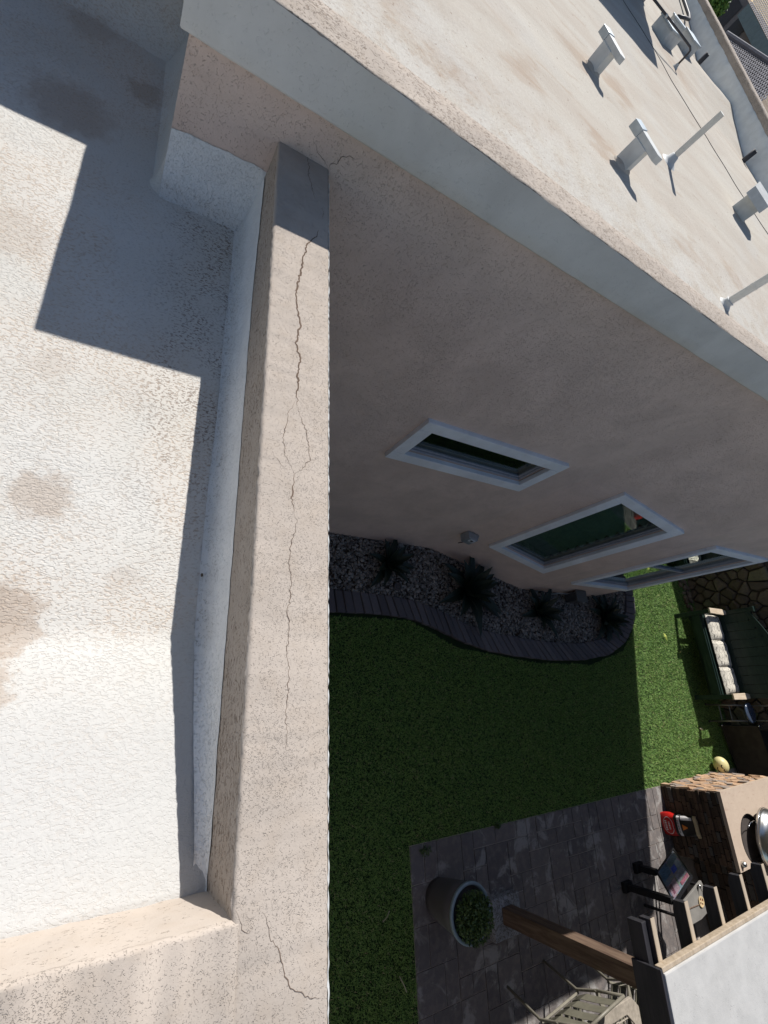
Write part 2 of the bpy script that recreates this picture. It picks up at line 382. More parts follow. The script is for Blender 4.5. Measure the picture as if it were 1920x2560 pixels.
# soil / gravel bed
bed = [(-1.72, 1.6)] + [(x, y) for x, y in ri[::6]] + [(-1.8, 7.6), (-1.8, 6.67), (-1.31, 6.66), (-1.30, 5.2), (-1.70, 3.58)]
me = bpy.data.meshes.new('gravel_bed_soil'); bm = bmesh.new(); bm.faces.new([bm.verts.new((x, y, .006)) for x, y in bed]); bmesh.ops.triangulate(bm, faces=bm.faces[:]); bm.to_mesh(me); bm.free()
me.materials.append(MAT['soil']); o = bpy.data.objects.new('planting_bed', me); link(o); tag(o, kind='structure')
edg = empty('garden_edging', (-.8, 2.2, 0), 0, 'curved edging of dark laid bricks between the gravel bed and the lawn', 'edging')
for i in range(NB):
    a, b = i * 3, i * 3 + 3; g = .10
    q = [ri[a] * (1 - g / 2) + ri[b] * g / 2, ri[b] * (1 - g / 2) + ri[a] * g / 2, ro[b] * (1 - g / 2) + ro[a] * g / 2, ro[a] * (1 - g / 2) + ro[b] * g / 2]
    q = [p + rng.normal(0, .003, 2) for p in q]; h = .055 + random.uniform(-.006, .006)
    o = MB().prism([(p[0] + .8, p[1] - 2.2) for p in (q[0], q[3], q[2], q[1])], -.02, h).build('brick', MAT['brick'], edg, bevel=.006, seg=1)
MB().prism([(p[0] + .8, p[1] - 2.2) for p in list(ri[::4]) + list(ro[::4][::-1])][::-1], -.02, .028).build('mortar_bed', MAT['mortar'], edg)

# gravel
def in_poly(x, y, P):
    P = np.array(P); x1, y1 = P[:, 0], P[:, 1]; x2, y2 = np.roll(x1, -1), np.roll(y1, -1); r = np.zeros(len(x), bool)
    for a, b, c, d in zip(x1, y1, x2, y2):
        k = ((b > y) != (d > y)) & (x < (c - a) * (y - b) / (d - b + 1e-12) + a); r ^= k
    return r
def ico(sub):
    bm = bmesh.new(); bmesh.ops.create_icosphere(bm, subdivisions=sub, radius=1); bm.verts.ensure_lookup_table()
    V = np.array([v.co[:] for v in bm.verts]); F = np.array([[v.index for v in f.verts] for f in bm.faces]); bm.free(); return V, F
IV, IF = ico(1); IV2, IF2 = ico(2)
def scatter_blobs(n, poly, rlo, rhi, z, flat=.55):
    x0, y0 = np.min(poly, 0); x1, y1 = np.max(poly, 0)
    X = rng.uniform(x0, x1, n); Y = rng.uniform(y0, y1, n); k = in_poly(X, Y, poly); X, Y = X[k], Y[k]; n = len(X)
    r = rlo + (rhi - rlo) * rng.random(n) ** 2.2; sc = np.c_[r * rng.uniform(.8, 1.4, n), r * rng.uniform(.6, 1, n), r * flat * rng.uniform(.7, 1.2, n)]
    a = rng.uniform(0, 6.28, n); V = IV[None] * (1 + rng.normal(0, .10, (n, len(IV), 1))) * sc[:, None]
    c, s = np.cos(a)[:, None], np.sin(a)[:, None]; x = V[..., 0] * c - V[..., 1] * s; y = V[..., 0] * s + V[..., 1] * c
    V = np.stack([x + X[:, None], y + Y[:, None], V[..., 2] + z + rng.uniform(0, .02, n)[:, None]], -1).reshape(-1, 3)
    F = (IF[None] + (np.arange(n) * len(IV))[:, None, None]).reshape(-1, 3); return V, F
V, F = scatter_blobs(24000, bed, .008, .027, .012)
np_mesh('gravel', V, F, MAT['gravel'], kind='stuff', label='grey brown gravel filling the planting bed along the wall', category='gravel')

# turf blades
def blades(n, poly, hlo, hhi, w):
    x0, y0 = np.min(poly, 0); x1, y1 = np.max(poly, 0)
    X = rng.uniform(x0, x1, n); Y = rng.uniform(y0, y1, n); k = in_poly(X, Y, poly); X, Y = X[k], Y[k]; n = len(X)
    a = rng.uniform(0, 6.28, n); h = rng.uniform(hlo, hhi, n); l = rng.uniform(.7, 1.9, n) * h; la = rng.uniform(0, 6.28, n)
    ww = w * rng.uniform(.6, 1.3, n)
    A = np.stack([X - np.cos(a) * ww, Y - np.sin(a) * ww, np.zeros(n)], -1); B = np.stack([X + np.cos(a) * ww, Y + np.sin(a) * ww, np.zeros(n)], -1)
    C = np.stack([X + np.cos(la) * l, Y + np.sin(la) * l, h], -1)
    return np.stack([A, B, C], 1).reshape(-1, 3), np.arange(3 * n).reshape(-1, 3)
lawn_far = [(-1.9, 8.0), (-1.45, 7.85), (-1.1, 7.85), (-.8, 7.6), (-.5, 7.25), (-.3, 6.4), (1.375, 6.4), (1.37, 10.9), (-1.2, 10.9), (-1.7, 9.9), (-3.8, 9.9), (-3.8, 8.5)]
lawn_near = [(-.80, .9), (-.80, 3.2), (-.5, 3.9), (-.33, 5.2), (-.3, 6.4), (1.375, 6.4), (1.375, 3.065), (3.0, 3.065), (3.0, .9)]
Va, Fa = blades(400000, lawn_far, .008, .019, .0034); Vb, Fb = blades(400000, lawn_near, .008, .019, .0032)
Vc, Fc = blades(90000, [(3.0, .9), (3.0, 3.065), (9, 3.065), (9, .9)], .008, .019, .005)
np_mesh('turf_grass', np.r_[Va, Vb, Vc], np.r_[Fa, Fb + len(Va), Fc + len(Va) + len(Vb)], MAT['blade'], kind='stuff', label='short green artificial grass covering the yard', category='grass')

# paving: ashlar pattern of stamped stones
pav = MB().add([(1.36, 3.05, .004), (8.5, 3.05, .004), (8.5, 10.9, .004), (1.36, 10.9, .004)], [(0, 1, 2, 3)]).build('patio', MAT['joint'], kind='structure')
cells = {}; UX = .16; nx, ny = 24, 28
occ = np.zeros((nx, ny), bool)
for j in range(ny):
    for i in range(nx):
        if occ[i, j]: continue
        opts = [(2, 1), (1, 2), (2, 2), (1, 1), (2, 1), (2, 2), (3, 2)]; random.shuffle(opts)
        for (w, h) in opts + [(1, 1)]:
            if i + w <= nx and j + h <= ny and not occ[i:i + w, j:j + h].any():
                occ[i:i + w, j:j + h] = True
                x0, y0 = 1.36 + i * UX, 3.05 + j * UX; g = .005
                o = MB().box(x0 + g, x0 + w * UX - g, y0 + g, y0 + h * UX - g, .005, .012 + random.uniform(0, .004)).build('paving_stone', MAT['paver'], pav)
                break

# ================================================================== HOUSE
house = empty('house', (0, 0, 0), 0, 'tan stucco house with flat white coated roofs and cracked parapets round a yard', 'house')
ZC = 3.52; YI, YO = .303, .487          # front parapet: coping height, inner and outer edge
XW = -1.706                             # wing wall plane
def wall_strip(name, prof, x0, x1, axis, n, mat, jit=.0015, frq=30):
    """extrude a profile ((across,z) pairs) along an axis with small unevenness"""
    m = MB(); L = len(prof)
    for i in range(n + 1):
        t = x0 + (x1 - x0) * i / n
        for k, (c, z) in enumerate(prof):
            j = nz(t * frq, k * 1.7, z, 1) * jit; j2 = nz(t * frq, k * 2.1 + 9, z, 1) * jit
            m.v.append((t, c + j, z + j2 * .5) if axis == 'x' else (c + j, t, z + j2 * .5))
    for i in range(n):
        for k in range(L - 1):
            a = i * L + k; f = (a, a + 1, a + L + 1, a + L); m.f.append(f if axis == 'x' else f[::-1])
    return m.build(name, mat, house, smooth=True)
def rounded(a, za, b, zb, r, zlow):   # profile: up outer face, rounded top, down inner face
    pts = [(a, zlow)]
    sgn = 1 if b > a else -1
    for t in range(0, 5): an = math.pi / 2 * t / 4; pts.append((a + sgn * r * (1 - math.cos(an)), za - r * (1 - math.sin(an))))
    for t in range(0, 5): an = math.pi / 2 * t / 4; pts.append((b - sgn * r * (1 - math.sin(an)), zb - r * (1 - math.cos(an))))
    return pts
# front parapet: coping with rounded edges, slightly uneven
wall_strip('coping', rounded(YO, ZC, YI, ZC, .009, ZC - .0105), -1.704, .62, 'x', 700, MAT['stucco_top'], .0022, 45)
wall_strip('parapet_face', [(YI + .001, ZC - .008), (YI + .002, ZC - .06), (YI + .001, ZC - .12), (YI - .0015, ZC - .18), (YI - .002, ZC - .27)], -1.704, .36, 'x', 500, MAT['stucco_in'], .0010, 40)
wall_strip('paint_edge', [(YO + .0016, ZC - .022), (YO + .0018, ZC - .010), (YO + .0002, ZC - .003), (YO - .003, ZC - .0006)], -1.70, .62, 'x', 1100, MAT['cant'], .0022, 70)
MB().box(-1.704, .62, YI + .004, YO - .002, 0, ZC - .05).build('front_wall', MAT['stucco_wall'], house)
# side parapet on the right
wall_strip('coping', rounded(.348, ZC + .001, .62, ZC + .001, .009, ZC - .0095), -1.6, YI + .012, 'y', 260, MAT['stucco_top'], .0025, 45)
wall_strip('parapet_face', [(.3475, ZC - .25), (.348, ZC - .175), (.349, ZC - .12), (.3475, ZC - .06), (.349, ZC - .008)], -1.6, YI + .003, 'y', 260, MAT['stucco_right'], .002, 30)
MB().box(.6205, 9.0, YI + .003, YO - .001, 0, ZC - .0005).build('front_wall', MAT['stucco_wall'], house)
MB().box(.6205, 9.0, -2.2, YI + .001, 3.16, 3.19).build('roof_deck', MAT['deck'], house)
MB().box(.352, .618, -1.6, YI + .004, 0, ZC - .04).build('side_wall', MAT['stucco_wall'], house)
# cracks: narrow gaps along measured lines on the coping
def crack(pts, w, z=ZC + .0006, plane='z'):
    m = MB(); P = []
    for (a, b) in zip(pts[:-1], pts[1:]):
        n = max(2, int(math.dist(a, b) / .006))
        for i in range(n): t = i / n; P.append((a[0] + (b[0] - a[0]) * t, a[1] + (b[1] - a[1]) * t))
    P.append(pts[-1]); Q = [(x + random.gauss(0, .0012), y + random.gauss(0, .0018)) for x, y in P]; n = len(Q)
    for i, (x, y) in enumerate(Q):
        e = min(1, min(i, n - 1 - i) / 12 + .15) * (.55 + .9 * abs(nz(x * 30, y * 30))) * w
        dx, dy = Q[min(i + 1, n - 1)][0] - Q[max(i - 1, 0)][0], Q[min(i + 1, n - 1)][1] - Q[max(i - 1, 0)][1]; L = math.hypot(dx, dy) + 1e-9
        for s in (-.5, .5): m.v.append((x - dy / L * e * s, y + dx / L * e * s, z) if plane == 'z' else (XW + .0012, x - dy / L * e * s, y + dx / L * e * s))
    for i in range(n - 1): m.f.append((2 * i, 2 * i + 1, 2 * i + 3, 2 * i + 2))
    m.build('crack', MAT['crack'], house)
CAMR = [[c for c in r] for r in R]
def gp(px, py, z):      # where the sight line of a photo pixel meets a horizontal plane (cracks were traced once by eye)
    u, v = py - 1280, (1920 - px) - 960; d = [u, -v, -1187.5]; w = [sum(CAMR[i][j] * d[j] for j in range(3)) for i in range(3)]
    k = (z - CAMZ) / w[2]; return (w[0] * k, w[1] * k)
def tr(l): return [gp(x, y, ZC) for x, y in l]
crack(tr([(770, 345), (774, 378), (770, 395), (772, 440), (780, 470), (788, 500)]), .0022)
crack(tr([(806, 520), (809, 530), (806, 548)]), .003)
crack(tr([(794, 575), (790, 592), (775, 603), (766, 614), (760, 640), (757, 652), (752, 680), (744, 710), (740, 735), (743, 752), (741, 770), (750, 802), (752, 818), (744, 835), (741, 862), (748, 885), (752, 900), (746, 922), (744, 965), (742, 990), (744, 1015)]), .0060)
crack(tr([(744, 1015), (750, 1040), (764, 1075), (770, 1110), (776, 1150), (758, 1170), (737, 1184)]), .0018)
crack(tr([(740, 1000), (722, 1030), (716, 1060), (708, 1100), (712, 1140), (725, 1165), (737, 1184)]), .0016)
crack(tr([(737, 1184), (735, 1210), (729, 1222), (730, 1250), (735, 1280)]), .0058)
crack(tr([(735, 1280), (742, 1300), (737, 1330), (724, 1372), (722, 1400), (728, 1450), (726, 1490), (718, 1530), (724, 1560), (720, 1600), (716, 1640), (724, 1670), (720, 1720), (714, 1775), (718, 1830), (712, 1880)]), .0015)
crack(tr([(680, 1130), (700, 1158), (720, 1178)]), .0016)
crack(tr([(657, 2278), (668, 2310), (680, 2345), (692, 2370), (706, 2400), (711, 2430), (722, 2460), (740, 2478), (765, 2490), (802, 2494)]), .0019)
crack(tr([(592, 2275), (600, 2300), (605, 2325), (622, 2335), (636, 2315)]), .0018)
def gx(px, py):
    u, v = py - 1280, (1920 - px) - 960; d = [u, -v, -1187.5]; w = [sum(CAMR[i][j] * d[j] for j in range(3)) for i in range(3)]
    k = XW / w[0]; return (w[1] * k, w[2] * k + CAMZ)
crack([gx(*p) for p in [(823, 424), (826, 408), (842, 410), (852, 395), (870, 391), (888, 396), (900, 398)]], .004, plane='x')
crack([gx(*p) for p in [(822, 420), (808, 400), (795, 380), (785, 352)]], .003, plane='x')

# wing wall with openings
def wall_with_holes(p0, p1, z0, z1, holes, mat, name='wall', depth=.10):
    """rectangular wall from p0 to p1 (plan), seen from the right-hand side; holes = (s0,s1,za,zb) along it"""
    p0, p1 = Vector((*p0, 0)), Vector((*p1, 0)); d = (p1 - p0); L = d.length; d /= L; nrm = Vector((d.y, -d.x, 0))
    ss = sorted({0, L, *[h[0] for h in holes], *[h[1] for h in holes]}); zs = sorted({z0, z1, *[h[2] for h in holes], *[h[3] for h in holes]})
    m = MB()
    for a, b in zip(ss[:-1], ss[1:]):
        for c, e in zip(zs[:-1], zs[1:]):
            if any(h[0] <= a and b <= h[1] and h[2] <= c and e <= h[3] for h in holes): continue
            A, B = p0 + d * a, p0 + d * b
            m.add([(A.x, A.y, c), (B.x, B.y, c), (B.x, B.y, e), (A.x, A.y, e)], [(0, 1, 2, 3)])
    for (a, b, c, e) in holes:      # reveals
        A, B = p0 + d * a, p0 + d * b; A2, B2 = A - nrm * depth, B - nrm * depth
        m.add([(A.x, A.y, c), (B.x, B.y, c), (B2.x, B2.y, c), (A2.x, A2.y, c), (A.x, A.y, e), (B.x, B.y, e), (B2.x, B2.y, e), (A2.x, A2.y, e)],
              [(0, 3, 2, 1), (4, 5, 6, 7), (0, 4, 7, 3), (1, 2, 6, 5)])
    m.build(name, mat, house)
    return p0, d, nrm
def window(p0, d, n, s0, s1, za, zb, tw=.105, mull=False, blinds=False):
    """foam trim ring, sash, pane, dark room behind; s0..zb are the outer trim edges"""
    Mx = Matrix((( d.x, n.x, 0, p0.x), (d.y, n.y, 0, p0.y), (0, 0, 1, 0), (0, 0, 0, 1)))   # local x along wall, y outwards
    def ring(a, b, c, e, w, y0, y1, bot=None):
        m = MB(); m.box(a, b, y0, y1, e - w, e, Mx); m.box(a, b, y0, y1, c, c + w, Mx)
        m.box(a, a + w, y0, y1, c + w, e - w, Mx); m.box(b - w, b, y0, y1, c + w, e - w, Mx); return m
    w = ring(s0, s1, za, zb, tw, -.012, .036).build('window', MAT['trim'], house, bevel=.007)
    a, b, c, e = s0 + tw, s1 - tw, za + tw, zb - tw
    ring(a, b, c, e, .014, -.045, -.014).build('frame', MAT['sash'], w, bevel=.003, seg=1)
    ring(a + .014, b - .014, c + .014, e - .014, .012, -.052, -.03).build('sash', MAT['sash'], w, bevel=.003, seg=1)
    MB().box(a + .02, b - .02, -.048, -.044, c + .02, e - .02, Mx).build('pane', MAT['glass'], w)
    if mull: MB().box(a + .02, b - .02, -.043, -.022, (c + e) / 2 - .016, (c + e) / 2 + .016, Mx).build('meeting_rail', MAT['sash'], w)
    rm = MB().box(a - .25, b + .25, -.9, -.895, c - .1, e + .1, Mx); rm.box(a - .25, b + .25, -.895, -.102, c - .12, c - .1, Mx); rm.box(a - .25, b + .25, -.895, -.102, e + .1, e + .12, Mx)
    rm.box(a - .27, a - .25, -.895, -.102, c - .1, e + .1, Mx); rm.box(b + .25, b + .27, -.895, -.102, c - .1, e + .1, Mx); rm.build('dark_room', MAT['room'], w)
    if blinds:
        k = int((e - c) / .125)
        for i in range(k):
            z = c + .07 + i * .125; m = MB(); m.add([Mx @ Vector(p) for p in ((a + .03, -.075, z), (b - .03, -.075, z), (b - .03, -.135, z + .07), (a + .03, -.135, z + .07))], [(0, 1, 2, 3)])
            m.build('blind_slat', MAT['blind'], w)
ZB, ZT = 3.662, 3.844                    # band bottom and wing coping height
P1, P2, P3, P4, P5 = (XW, 0.0), (XW, 3.58), (-1.308, 5.10), (-1.308, 6.72), (-1.62, 7.87)
tw = .105
p0, d, n = wall_with_holes(P1, P2, 0, ZB + .05, [(1.75 + tw, 3.184 - tw, 1.87 + tw, 2.415 - tw)], MAT['stucco_wall'])
window(p0, d, n, 1.75, 3.184, 1.868, 2.418)
p0, d, n = wall_with_holes(P2, P3, 0, ZB + .05, [(.375 + tw, 1.30 - tw, .68 + tw, 2.40 - tw)], MAT['stucco_wall'])
window(p0, d, n, .375, 1.30, .675, 2.40, blinds=True)
p0, d, n = wall_with_holes(P3, P4, 0, ZB + .05, [(.34 + tw, 1.56 - tw, .60 + tw, 2.39 - tw)], MAT['stucco_wall'])
window(p0, d, n, .34, 1.565, .603, 2.39, mull=True)
wall_with_holes(P4, P5, 0, ZB + .05, [], MAT['stucco_wall']); wall_with_holes(P5, (-5.8, 9.0), 0, ZB + .05, [], MAT['stucco_wall'])
wall_with_holes((-5.8, 9.0), (-17, 9.0), 0, ZB + .05, [], MAT['stucco_wall']); wall_with_holes((-17, 9.0), (-17, -3), 0, ZB + .05, [], MAT['stucco_wall'])
wall_with_holes((-17, -3), (-2.46, -3), 0, ZB + .05, [], MAT['stucco_wall']); wall_with_holes((-2.46, -3), (-2.46, 0), 0, ZB + .05, [], MAT['stucco_wall'])
wall_with_holes((-2.46, 0), P1, 0, ZB + .05, [], MAT['stucco_wall'])
# near end of the wing seen above the front deck: lighter roof-side stucco
# trim band and wing coping following the wing outline
outline = [(-17, -3.0), (-2.46, -3.0), (-2.46, 0.0), P1, P2, P3, P4, P5, (-5.8, 9.0), (-17, 9.0)]
def offset(poly, dd):
    res = []; k = len(poly)
    for i in range(k):
        a, b, c = Vector(poly[i - 1]), Vector(poly[i]), Vector(poly[(i + 1) % k])
        e1 = (b - a).normalized(); e2 = (c - b).normalized(); n1 = Vector((e1.y, -e1.x)); n2 = Vector((e2.y, -e2.x))
        bi = (n1 + n2); bi = bi / (bi.length_squared / 2) if bi.length > 1e-6 else n1
        res.append(b + bi * dd)
    return res
def ring_strip(name, offs, mat, jit=.0, step=.05, skip=(), smooth=True, parent=None):
    """offs = profile (outward offset, z); closed loop round the wing, finely cut so edges can waver"""
    k = len(outline); loops = [offset(outline, o_) for o_, z in offs]; m = MB(); L = len(offs); cnt = 0
    for i in range(k):
        j = (i + 1) % k
        if i in skip: continue
        seg = (loops[0][j] - loops[0][i]).length; n = max(2, int(seg / step)); base = len(m.v)
        for t in range(n + 1):
            for q in range(L):
                p = loops[q][i].lerp(loops[q][j], t / n); w = nz(p.x * 9, p.y * 9, q * 2.3) * jit
                m.v.append((p.x + w, p.y + w, offs[q][1] + nz(p.x * 7, p.y * 7, q * 3.1 + 5) * jit * .7))
        for t in range(n):
            for q in range(L - 1):
                a = base + t * L + q; m.f.append((a, a + L, a + L + 1, a + 1))
    return m.build(name, mat, parent or house, smooth=smooth)
r_ = .012
ring_strip('trim_band', [(-.01, ZB - .002), (.020, ZB), (.0235, ZB + .006), (.024, ZB + .06), (.0235, ZB + .12), (.024, ZT - .014), (.0238, ZT - .003)], MAT['band'], .0035, .04)
ring_strip('coping', [(.0237, ZT - .0035), (.0215, ZT - .0005), (.016, ZT), (.008, ZT), (-.08, ZT - .002), (-.155, ZT - .006), (-.170, ZT - .012), (-.176, ZT - .03)], MAT['stucco_wing_top'], .003, .03)
ring_strip('parapet_face', [(-.172, ZT - .02), (-.177, ZT - .08), (-.180, ZT - .13)], MAT['stucco_wing_top'], .004, .05)
ring_strip('coated_upstand', [(-.180, ZT - .115), (-.190, ZT - .13), (-.196, ZT - .25), (-.205, ZT - .36), (-.22, ZT - .42), (-.23, ZT - .60)], MAT['grey_coat'], .012, .05)

# wing roof: height field that undulates to the scuppers
def wing_h(x, y):
    xs = [-17, -13.5, -12.6, -11.5, -10.04, -8.6, -7.0, -5.5, -1]; zs = [3.5, 3.55, 3.46, 3.335, 3.51, 3.34, 3.43, 3.48, 3.45]
    e = np.interp(x, xs, zs) - 3.42; f = np.clip((y - 6.2) / 2.4, 0, 1) ** 1.5
    z = 3.42 + e * f + .014 * nz(x * .8, y * .8) + .006 * nz(x * 3, y * 3)
    z += .10 * max(0, 1 - max(0, -1.87 - x) / .35) ** 2
    return z
gx_, gy_ = np.linspace(-16.9, -1.33, 250), np.linspace(-2.95, 8.9, 190)
outl = offset(outline, -.17)
V = [(x, y, wing_h(x, y)) for x in gx_ for y in gy_]; F = []
XX = np.array([v[0] for v in V]); YY = np.array([v[1] for v in V]); ins = in_poly(XX, YY, [tuple(p) for p in offset(outline, -.10)])
ny_ = len(gy_)
for i in range(len(gx_) - 1):
    for j in range(ny_ - 1):
        a = i * ny_ + j
        if ins[a] and ins[a + ny_] and ins[a + 1] and ins[a + ny_ + 1]: F.append((a, a + ny_, a + ny_ + 1, a + 1))
np_mesh('roof', V, F, MAT['wing_roof'], house, smooth=True)

# front roof deck where the photographer stands
def deck_h(x, y):
    k = x + .16; z = 3.19 + .155 * (0 if k < -.03 else (k + .03) ** 2 / .12 if k < .03 else k) / .50; z = min(z, 3.345)
    z += .002 * nz(x * 2.2, y * 2.2) + .0016 * nz(x * 9, y * 9)
    return z
gx_ = np.r_[np.linspace(-2.6, -1.9, 90), np.linspace(-1.89, XW - .004, 20), np.linspace(XW + .002, -1.55, 24), np.linspace(-1.545, .352, 330)]
gy_ = np.r_[np.linspace(-2.2, -.6, 40), np.linspace(-.59, .2, 130), np.linspace(.205, YI + .003, 30)]
V = [(x, y, deck_h(x, y)) for x in gx_ for y in gy_]; ny_ = len(gy_); F = []
for i in range(len(gx_) - 1):
    for j in range(ny_ - 1):
        if gx_[i + 1] <= XW + .001 and gy_[j + 1] > .03: continue
        a = i * ny_ + j; F.append((a, a + ny_, a + ny_ + 1, a + 1))
np_mesh('roof_deck', V, F, MAT['deck'], house, smooth=True)
# coated cove that blends the roof into the parapet and wing walls
def cove(path, mat, q=9):
    """path: (x, y, nx, ny, top z, base z, width); concave quarter curve swept along it"""
    m = MB(); s_ = 0; px_ = None
    for (x, y, nx_, ny2, zt, zb, w) in path:
        if px_: s_ += math.dist(px_, (x, y))
        px_ = (x, y); w = w * (1 + .18 * nz(s_ * 4, 1.5)); jt = .005 * nz(s_ * 14, 8.1) + .002 * nz(s_ * 60, 3.1)
        for k in range(q):
            t_ = math.pi / 2 * k / (q - 1); o_ = -.004 + w * (1 - math.cos(t_)) + (.0068 if nx_ == 0 or nx_ == 1 or nx_ == -1 else 0); z = zb + (zt + jt - zb) * (1 - math.sin(t_)) + .0025 * nz(s_ * 20, k * 1.3, 4)
            m.v.append((x + nx_ * o_, y + ny2 * o_, z))
    for i in range(len(path) - 1):
        for k in range(q - 1): a_ = i * q + k; m.f.append((a_, a_ + 1, a_ + q + 1, a_ + q))
    m.build('cove', mat, house, smooth=True)
def dz_(x, y): return 3.19 + .165 * min(1, max(0, (x + .16) / .50))
P_c = []
for i in range(301):
    x = -1.70 + 2.05 * i / 300; ztop = 3.350 + .04 * max(0, min(1, (-1.2 - x) / .45)); zb_ = min(dz_(x, 0) + .004, ztop - .012); P_c.append((x, YI, 0, -1, ztop, zb_ - .004, .042 if x < -.2 else .042 - .014 * min(1, (x + .2) / .5)))
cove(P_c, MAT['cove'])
P_c = [(XW, YI - YI * i / 60, 1, 0, 3.405 - .02 * (i / 60) ** 2, 3.186, .088) for i in range(61)]
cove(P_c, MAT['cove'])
P_c = [(XW + .001, 0, math.cos(a_), math.sin(a_), 3.385, 3.184, .088 - .05 * k / 12) for k, a_ in [(k, -math.pi / 2 * k / 12 - .0001) for k in range(0, 13)]]
P_c += [(XW - .75 * i / 60, 0, 0.0001, -1, 3.385, 3.184, .038 + .05 * i / 60) for i in range(1, 61)]
cove(P_c, MAT['deck'])
cove([(-2.46, .0 - 3 * i / 120, .99999, 0, 3.42, 3.184, .15) for i in range(121)], MAT['deck'])
# small roof crack lines are in the coating; pebble by the cant
tag(MB().add(*[[(v[0] * .006, v[1] * .004, v[2] * .002) for v in IV.tolist()], [tuple(f) for f in IF.tolist()]]).build('roof_pebble', MAT['rock'], smooth=True), 'small flat brown pebble lying at the foot of the front parapet', 'pebble').location = (-.325, .262, 3.20)

# ================================================================== WALL FITTINGS
b = empty('outlet_box', (-1.675, 3.66, .66), 0, 'small grey weatherproof outlet box with a short cord on the stucco wall', 'outlet box')
b.rotation_euler = (0, 0, math.atan2(.398, 1.52) * -1); b.scale = (1.5, 1.5, 1.5); b.location = (-1.68, 3.64, .62)
MB().prism([(0, -.055), (.055, -.04), (.055, .04), (0, .055)], 0, .10).build('cover', MAT['galv'], b, bevel=.006)
MB().box(.056, .060, -.02, .025, .055, .095).build('faceplate', plain('white_plate', (.62, .66, .72), .5), b)
MB().box(.0605, .062, -.008, .014, .066, .084).build('socket', MAT['black'], b)
MB().tube([(.03, 0, 0), (.034, .003, -.03), (.03, -.004, -.075)], .004, 6).build('cord', MAT['black'], b)
t = empty('utility_box', (-1.27, 6.02, 0), 0, 'dark metal utility box with pipes at the wall foot behind the agaves', 'utility box')
MB().box(0, .12, -.09, .12, .10, .30).build('housing', plain('box_paint', (.045, .05, .055), .5), t, bevel=.01)
MB().box(-.03, .135, -.10, .13, .30, .315).build('lid', plain('box_lid', (.09, .09, .085), .5), t, bevel=.004)
MB().tube([(.06, .10, .12), (.07, .13, .10), (.07, .14, 0)], .012, 6).build('pipe', MAT['galv'], t)
MB().tube([(.0, -.05, .16), (.0, -.25, .15), (.0, -.32, .04), (0, -.32, 0)], .01, 6).build('pipe', MAT['galv'], t)
for (x, y, r, nm) in ((-1.17, 3.05, .05, 'round drip valve cap set in the gravel beside the nearest agave'), (-1.0, 5.3 - .9, .045, 'round drip valve cap in the gravel between the second and third agave')):
    o = MB().lathe([(r, 0), (r, .03), (r * .78, .034), (r * .7, .022), (r * .35, .022), (r * .3, .03), (.001, .03)], 18).build('valve_cap', plain('valve', (.10, .09, .085), .7), smooth=False, label=nm, cat='valve cap')
    o.location = (x, y, .022)

# ================================================================== ROOF FITTINGS
def vent(loc, rz, h, label, rot=0):
    t = empty('roof_vent', loc, rz, label, 'roof vent', 'sheet metal vents on the wing roof')
    z0 = -.03
    MB().prism([(-.07, -.055), (.07, -.055), (.07, .055), (-.07, .055)], z0, h).build('stack', MAT['sheet'], t, bevel=.006)
    MB().prism([(-.10, -.045), (.16, -.045), (.20, 0), (.16, .045), (-.10, .045), (-.13, 0)], h - .005, h + .05).build('hood', MAT['sheet'], t, bevel=.005)
    MB().box(-.175, -.07, -.055, .055, h - .012, h + .056).build('hood_end', MAT['galv'], t, bevel=.004)
    MB().lathe([(.12, -.03), (.10, .004), (.075, .02), (.05, .03)], 14).build('flashing', MAT['wing_roof'], t, smooth=True)
    return t
za = wing_h(-5.45, 3.3)
vent((-5.47, 3.30, za), .43, .185, 'left sheet metal vent hood beside the conduit end of the wing roof')
vent((-4.03, 3.22, wing_h(-4, 3.2)), .60, .185, 'middle sheet metal vent hood next to the slim white pipe')
t = empty('roof_vent', (-5.55, 6.30, wing_h(-5.5, 6.3) - .01), 2.3 - math.pi, 'right boxy grey vent with a wide hood beside the parapet', 'roof vent', 'sheet metal vents on the wing roof'); t.scale = (1.35, 1.35, 1.2)
MB().prism([(-.06, -.09), (.06, -.09), (.06, .09), (-.06, .09)], -.03, .17).build('stack', MAT['sheet'], t, bevel=.006)
MB().add([(-.16, -.11, .16), (.16, -.11, .16), (.16, .11, .16), (-.16, .11, .16), (-.13, -.11, .24), (.13, -.11, .24), (.13, .11, .24), (-.13, .11, .24), (0, -.12, .27), (0, .12, .27)],
         [(3, 2, 1, 0), (0, 1, 5, 8, 4), (2, 3, 7, 9, 6), (0, 4, 7, 3), (1, 2, 6, 5), (4, 8, 9, 7), (8, 5, 6, 9)]).build('hood', MAT['sheet'], t)
def pipe(loc, h, r, label, fl=1.):
    t = empty('vent_pipe', loc, 0, label, 'vent pipe')
    MB().tube([(0, 0, -.05), (0, 0, h)], r, 16).build('pipe', MAT['pvc'], t, smooth=False)
    MB().tube([(0, 0, h * .28), (0, 0, h * .30)], r * 1.06, 16).build('joint', MAT['pvc'], t)
    MB().lathe([(r * 4.5 * fl, -.02), (r * 3 * fl, .008), (r * 1.8 * fl, .03), (r * 1.35, .075 * fl), (r * 1.02, .08 * fl)], 16).build('flashing', MAT['sheet'], t, smooth=True)
pipe((-4.98, 4.37, wing_h(-5, 4.4)), .51, .03, 'slim white vent pipe standing between the middle and right vent hoods')
pipe((-3.13, 4.43, wing_h(-3.13, 4.43)), .80, .035, 'slim white vent pipe rising next to the yard side parapet', .62)
